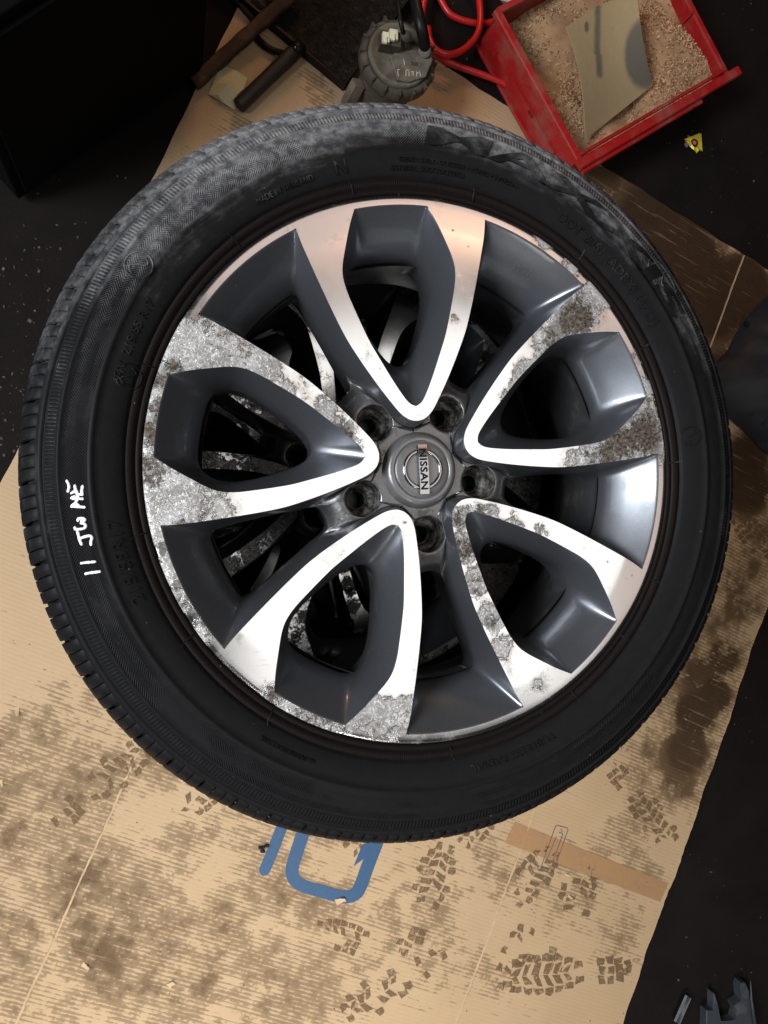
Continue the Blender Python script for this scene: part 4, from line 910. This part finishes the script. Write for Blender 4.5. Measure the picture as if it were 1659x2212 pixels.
# rubber grip with a cable
hd = empty('rubber_grip_tool', (*at(573, 172, .0)[:2], .006)); hp0 = np.array(hd.location)
def hq(a, b, z): q = at(*c3(a, b), z); return q - hp0
tag(hd, 'dark rubber grip with a short black cable, resting on masking tape scrap', 'tool')
ax0, ax1 = hq(228, 695, .026), hq(592, 345, .032); D = ax1 - ax0; Ln = np.linalg.norm(D)
mb = MB(); mb.tube([ax0 + D * t for t in (0, .01, .02, .5, .8, .97, 1.0)], [.008, .0130, .0138, .0135, .0142, .0150, .0120], 28); mb.build('grip', simple('brown_black_rubber', (.010, .0078, .0065), .6, 0, 60, .3, .0003), hd)
mb = MB(); mb.tube([ax1 - D * .02, ax1 + D * .05, ax1 + D * .14], [.012, .0145, .0125], 20); mb.build('ferrule', MAT['plastic'], hd)
mb = MB(); mb.tube([ax1 + np.array([.0, .0, .014]), ax1 + np.array([.0, .0, .0185])], [.0030, .0022], 12); mb.build('screw', MAT['chrome'], hd)
mb = MB(); mb.tube(catmull(np.array([hq(300, 190, .016), hq(345, 240, .016), hq(400, 296, .016), hq(465, 332, .018), hq(530, 350, .024), hq(580, 352, .03)]), 40), .0062, 14); mb.build('cable', MAT['plastic'], hd)
# worn wooden handle
s0, s1 = at(*c3(-60, 545), .020), at(*c3(620, -70), .045); D = s1 - s0; L = np.linalg.norm(D); d = D / L; sd_ = np.cross(d, [0, 0, 1.0]); sd_ /= np.linalg.norm(sd_); upv = np.cross(sd_, d)
mb = MB(); R = []
for t in np.linspace(0, 1, 30):
    w_ = .0125 + .0008 * math.sin(t * 30) + rng.normal(0, .0002); h_ = .009; c = s0 + D * t
    R.append([c + sd_ * (w_ * math.copysign(abs(math.cos(a)) ** .5, math.cos(a))) + upv * (h_ * math.copysign(abs(math.sin(a)) ** .5, math.sin(a))) for a in np.linspace(0, 2 * pi, 16, endpoint=False)])
mb.rings(R, cap0=True, cap1=True); tag(mb.build('wooden_stick', MAT['wood']), 'worn brown wooden stick lying across the cardboard edge beside the black cabinet', 'stick')
# thin rusty rods under the stick
for k, (a0, b0, a1, b1, lb) in enumerate(((150, -80, 330, 130, 'leftmost thin rusty rod lying under the wooden stick'), (215, -80, 372, 95, 'middle thin rusty rod lying under the wooden stick'), (285, -80, 420, 70, 'rightmost thin rusty rod, nearest the oily tray'))):
    mb = MB(); mb.tube(np.array([at(*c3(a0, b0), .012), at(*c3(a1, b1), .012)]), .0058, 12); o = mb.build('rusty_rod', MAT['rust']); tag(o, lb, 'rod', 'rusty rods under the wooden stick')
# crumpled masking tape scrap
OUT = [(130, 445), (215, 485), (285, 525), (262, 600), (222, 640), (205, 730), (130, 690), (35, 630), (60, 560), (95, 490)]
inn = [(150, 595), (95, 650), (190, 560)]
mb = MB(); pts = OUT + inn; zz = [.004, .008, .004, .006, .010, .003, .006, .003, .006, .008, .020, .012, .011]
V = [onc(*c3(*p), z) for p, z in zip(pts, zz)]
F = [(0, 1, 12), (1, 2, 12), (2, 3, 12), (3, 4, 12), (4, 10, 12), (4, 5, 10), (5, 6, 10), (6, 11, 10), (6, 7, 11), (7, 8, 11), (8, 10, 11), (8, 9, 12), (8, 12, 10), (9, 0, 12)]
mb.add(V, F, False); me = mb.mesh('masking_tape_scrap'); o = link('masking_tape_scrap', me, MAT['mask']); tag(o, 'crumpled pale yellow masking tape scrap under the end of the rubber grip', 'tape scrap')
# white paper scrap at the top edge
mb = MB(); V = [at(*c2(*p), z) for p, z in (((488, -60), .03), ((560, -60), .035), ((552, 12), .03), ((520, 22), .02), ((505, 0), .04))]; mb.add(V, [(0, 1, 4), (1, 2, 4), (2, 3, 4), (3, 0, 4)], False); mb.add([v - np.array([0, 0, .001]) for v in V], [(4, 1, 0), (4, 2, 1), (4, 3, 2), (4, 0, 3)], False)
tag(mb.build('paper_scrap', MAT['paper']), 'white crumpled paper scrap at the back corner of the red bin', 'paper')

# ---------------------------------------------------------------- yellow wrapper
c7 = crop(2600, 400, 424 / 1659.0); wr = empty('sweet_wrapper', (*at(*c7(530, 630))[:2], .001)); wp = np.array(wr.location)
tag(wr, 'small crumpled yellow wrapper with pink print on the dark floor', 'wrapper')
def wq(a, b, z): return at(*c7(a, b), z) - wp
mb = MB(); pts = [(370, 580, .003), (470, 540, .010), (600, 490, .006), (632, 490, .004), (640, 620, .012), (650, 765, .004), (600, 745, .010), (565, 790, .003), (520, 740, .009), (460, 690, .006), (430, 640, .009), (395, 605, .010)]
V = [wq(*p) for p in pts] + [wq(525, 630, .013)]; F = [(i, (i + 1) % 12, 12) for i in range(12)]; mb.add(V, F, False); mb.add([v - np.array([0, 0, .0012]) for v in V], [f[::-1] for f in F], False); mb.build('foil', MAT['yellow'], wr)
def disc(name, c, r, z, mat, sq=1.0):
    mb = MB(); q = wq(c[0], c[1], z); rr = r * 424 / 1659 / 1.8228 / FPX * 1.47; P = [q + np.array([rr * math.cos(t) * (1 + .12 * math.sin(3 * t)), sq * rr * math.sin(t), 0]) for t in np.linspace(0, 2 * pi, 18, endpoint=False)]
    mb.add(P + [p - np.array([0, 0, .0004]) for p in P], [tuple(range(18))] + [(i, (i + 1) % 18, 18 + (i + 1) % 18, 18 + i) for i in range(18)], False); mb.build(name, mat, wr)
disc('dark_print', (530, 635), 68, .0142, MAT['inkblack'], 1.1); disc('pink_print', (528, 632), 40, .0150, MAT['pink']); disc('violet_print', (405, 665), 42, .0085, MAT['violet'], 1.1); disc('violet_print', (440, 535), 26, .0125, MAT['violet'], .6); disc('dark_print', (530, 688), 18, .0147, MAT['inkblack'])

# ---------------------------------------------------------------- wheel-arch liner at the right edge
c9 = crop(2500, 900, 524 / 644.0)
out = [(700, 270), (640, 330), (570, 400), (490, 510), (450, 590), (395, 660), (370, 800), (420, 890), (470, 930), (560, 1010), (640, 1090), (720, 1140)]
crest = [(800, 300), (770, 400), (720, 470), (660, 540), (620, 620), (590, 700), (580, 770), (600, 830), (640, 880), (690, 930), (760, 990), (830, 1050)]
ln = empty('wheel_arch_liner', (*at(*c9(600, 700))[:2], .006)); lq0 = np.array(ln.location); tag(ln, 'dark curved plastic wheel arch liner at the right edge beside the tyre', 'arch liner')
O = catmull(np.array([at(*c9(*p), .012) for p in out]), 60); Cr = catmull(np.array([at(*c9(*p), .085) for p in crest]), 60); far = Cr + np.array([.22, .0, 0]); far[:, 2] = .10; R = []
for t in np.linspace(0, 1, 24):
    row = O * (1 - t) ** 2 + 2 * t * (1 - t) * (Cr + np.array([0, 0, .03])) + far * t * t; row = row.copy(); row[:, 2] += .003 * np.sin(np.linspace(0, 40, 60)) * math.sin(pi * t) + .006 * np.sin(np.linspace(0, 11, 60)) * t + .004 * np.sin(np.linspace(0, 60, 60)) * t * (1 - t)
    R.append(row - lq0)
mb = MB(); mb.rings(R, closed=False); mb.rings([r - np.array([0, 0, .0025]) for r in R], closed=False); mb.rings([R[0], R[0] - np.array([0, 0, .0025])], closed=False); mb.build('liner_shell', MAT['liner'], ln)
for (a, b, a2, b2) in ((560, 905, 600, 700), (620, 950, 660, 900)):
    mb = MB(); P = [];
    for t in np.linspace(0, 1, 10): q = at(*c9(a + (a2 - a) * t, b + (b2 - b) * t), .052 + .02 * t); P.append(q - lq0)
    mb.tube(np.array(P), .005, 10, flat=.6); mb.build('stiffening_rib', MAT['liner'], ln)
q = at(*c9(543, 458), .031) - lq0; mb = MB(); th = np.linspace(0, 2 * pi, 20, endpoint=False); mb.add([q + np.array([.0058 * math.cos(t), .0058 * math.sin(t), .0]) for t in th] + [q + np.array([.0058 * math.cos(t), .0058 * math.sin(t), -.006]) for t in th], [tuple(range(20))] + [(i, (i + 1) % 20, 20 + (i + 1) % 20, 20 + i) for i in range(20)], False); mb.build('fixing_hole', MAT['inkblack'], ln)

# ---------------------------------------------------------------- broken plastic at lower right
c6 = crop(2024, 3500, 1000 / 1659.0)
def slab(name, pts, z, th, mat, lab, cat, bulge=.004):
    P = np.array([at(*c6(*p), z) for p in pts]); n = len(P); c = P.mean(0); mb = MB()
    top2 = c + (P - c) * .97 + np.array([0, 0, bulge]); mb.rings([P - np.array([0, 0, th]), P, top2], smooth=False); k = mb.n
    bm = mb.mesh(name); b2 = bmesh.new(); b2.from_mesh(bm); b2.verts.ensure_lookup_table(); f = b2.faces.new([b2.verts[2 * n + i] for i in range(n)]); bmesh.ops.triangulate(b2, faces=[f]); b2.to_mesh(bm); b2.free()
    o = link(name, bm, mat); tag(o, lab, cat); return o
slab('plastic_shard', [(1255, 792), (1300, 790), (1302, 680), (1325, 760), (1345, 862), (1400, 862), (1440, 850), (1452, 800), (1432, 755), (1480, 725), (1472, 640), (1480, 610), (1510, 610), (1530, 655), (1545, 760), (1575, 905), (1560, 980), (1250, 980)], .022, .020, MAT['shard'], 'jagged broken grey plastic piece in the lower right corner', 'plastic shard', .002)
mb = MB(); mb.tube(np.array([at(*c6(1545, 600), .035), at(*c6(1550, 720), .034), at(*c6(1575, 900), .030)]), [.001, .003, .004], 8); sh = mb.build('torn_edge', MAT['shard'])
sh.parent = bpy.data.objects['plastic_shard']
P = [at(*c6(1140, 700), .014), at(*c6(1100, 790), .012), at(*c6(1065, 870), .010)]
mb = MB(); mb.tube(np.array(P), .0092, 4, smooth=False); mb.tube(np.array([P[0] + np.array([0, 0, .002]), P[2] + np.array([0, 0, .002])]), .0062, 10); tag(mb.build('plastic_strip', MAT['shard']), 'short dark plastic strip lying on the floor left of the jagged plastic piece', 'plastic strip')

# ---------------------------------------------------------------- loose dirt
mb = MB()
def grit(x, y, s, z=0.0, mi=0):
    a = random.uniform(0, pi); ax = [[math.cos(a), math.sin(a), .2], [-math.sin(a), math.cos(a), .1], [0, -.1, 1]]; mb.box((x, y, z + s * .25), (s, s * random.uniform(.4, .9), s * random.uniform(.3, .6)), ax, taper=.6, mi=mi)
for i in range(3400):
    px, py = random.uniform(0, 1659), random.uniform(0, 2212); p = at(px, py)
    a, f = p[:2] @ AV, p[:2] @ FV
    inside = aL < a < aR and f > fT
    if inside: continue
    if math.hypot(p[0], p[1]) < .34: continue
    if math.sin(p[0] * 13 + 1) * math.sin(p[1] * 11) + random.gauss(0, .5) < .1: continue
    grit(p[0], p[1], abs(random.gauss(0, .0019)) + .0007, 0, random.choice((0, 0, 1)))
for i in range(300):
    px, py = random.uniform(0, 420), random.uniform(480, 980); p = at(px, py); a, f = p[:2] @ AV, p[:2] @ FV
    if a < aL: grit(p[0], p[1], abs(random.gauss(0, .0026)) + .001, 0, random.choice((0, 1)))
me = mb.mesh('floor_debris'); me.materials.append(MAT['debris']); me.materials.append(simple('tan_grit', (.10, .078, .052), .85, 0, 30, .6)); o = link('floor_debris', me); tag(o, 'scattered grit and chips on the dark workshop floor', 'debris', kind='stuff')
mb = MB()
for i in range(160):
    px, py = random.uniform(0, 1400), random.uniform(1350, 2212)
    q = onc(px, py); s = random.uniform(.0008, .0022); mb.box((q[0], q[1], q[2] + s * .4), (s, s * .8, s * .7), taper=.6)
o = mb.build('cardboard_crumbs', simple('dark_crumb', (.03, .02, .013), .9)); tag(o, 'tiny dark dirt crumbs scattered over the cardboard', 'crumbs', kind='stuff')
mb = MB(); q = onc(570, 1832)
for i in range(9): mb.box(q + np.array([random.gauss(0, .004), random.gauss(0, .004), .003 + random.uniform(0, .004)]), (.006, .005, .005), taper=.6)
tag(mb.build('dirt_clod', simple('black_clod', (.012, .010, .010), .9)), 'small black clod of dirt beside the blue print on the cardboard', 'dirt clod')
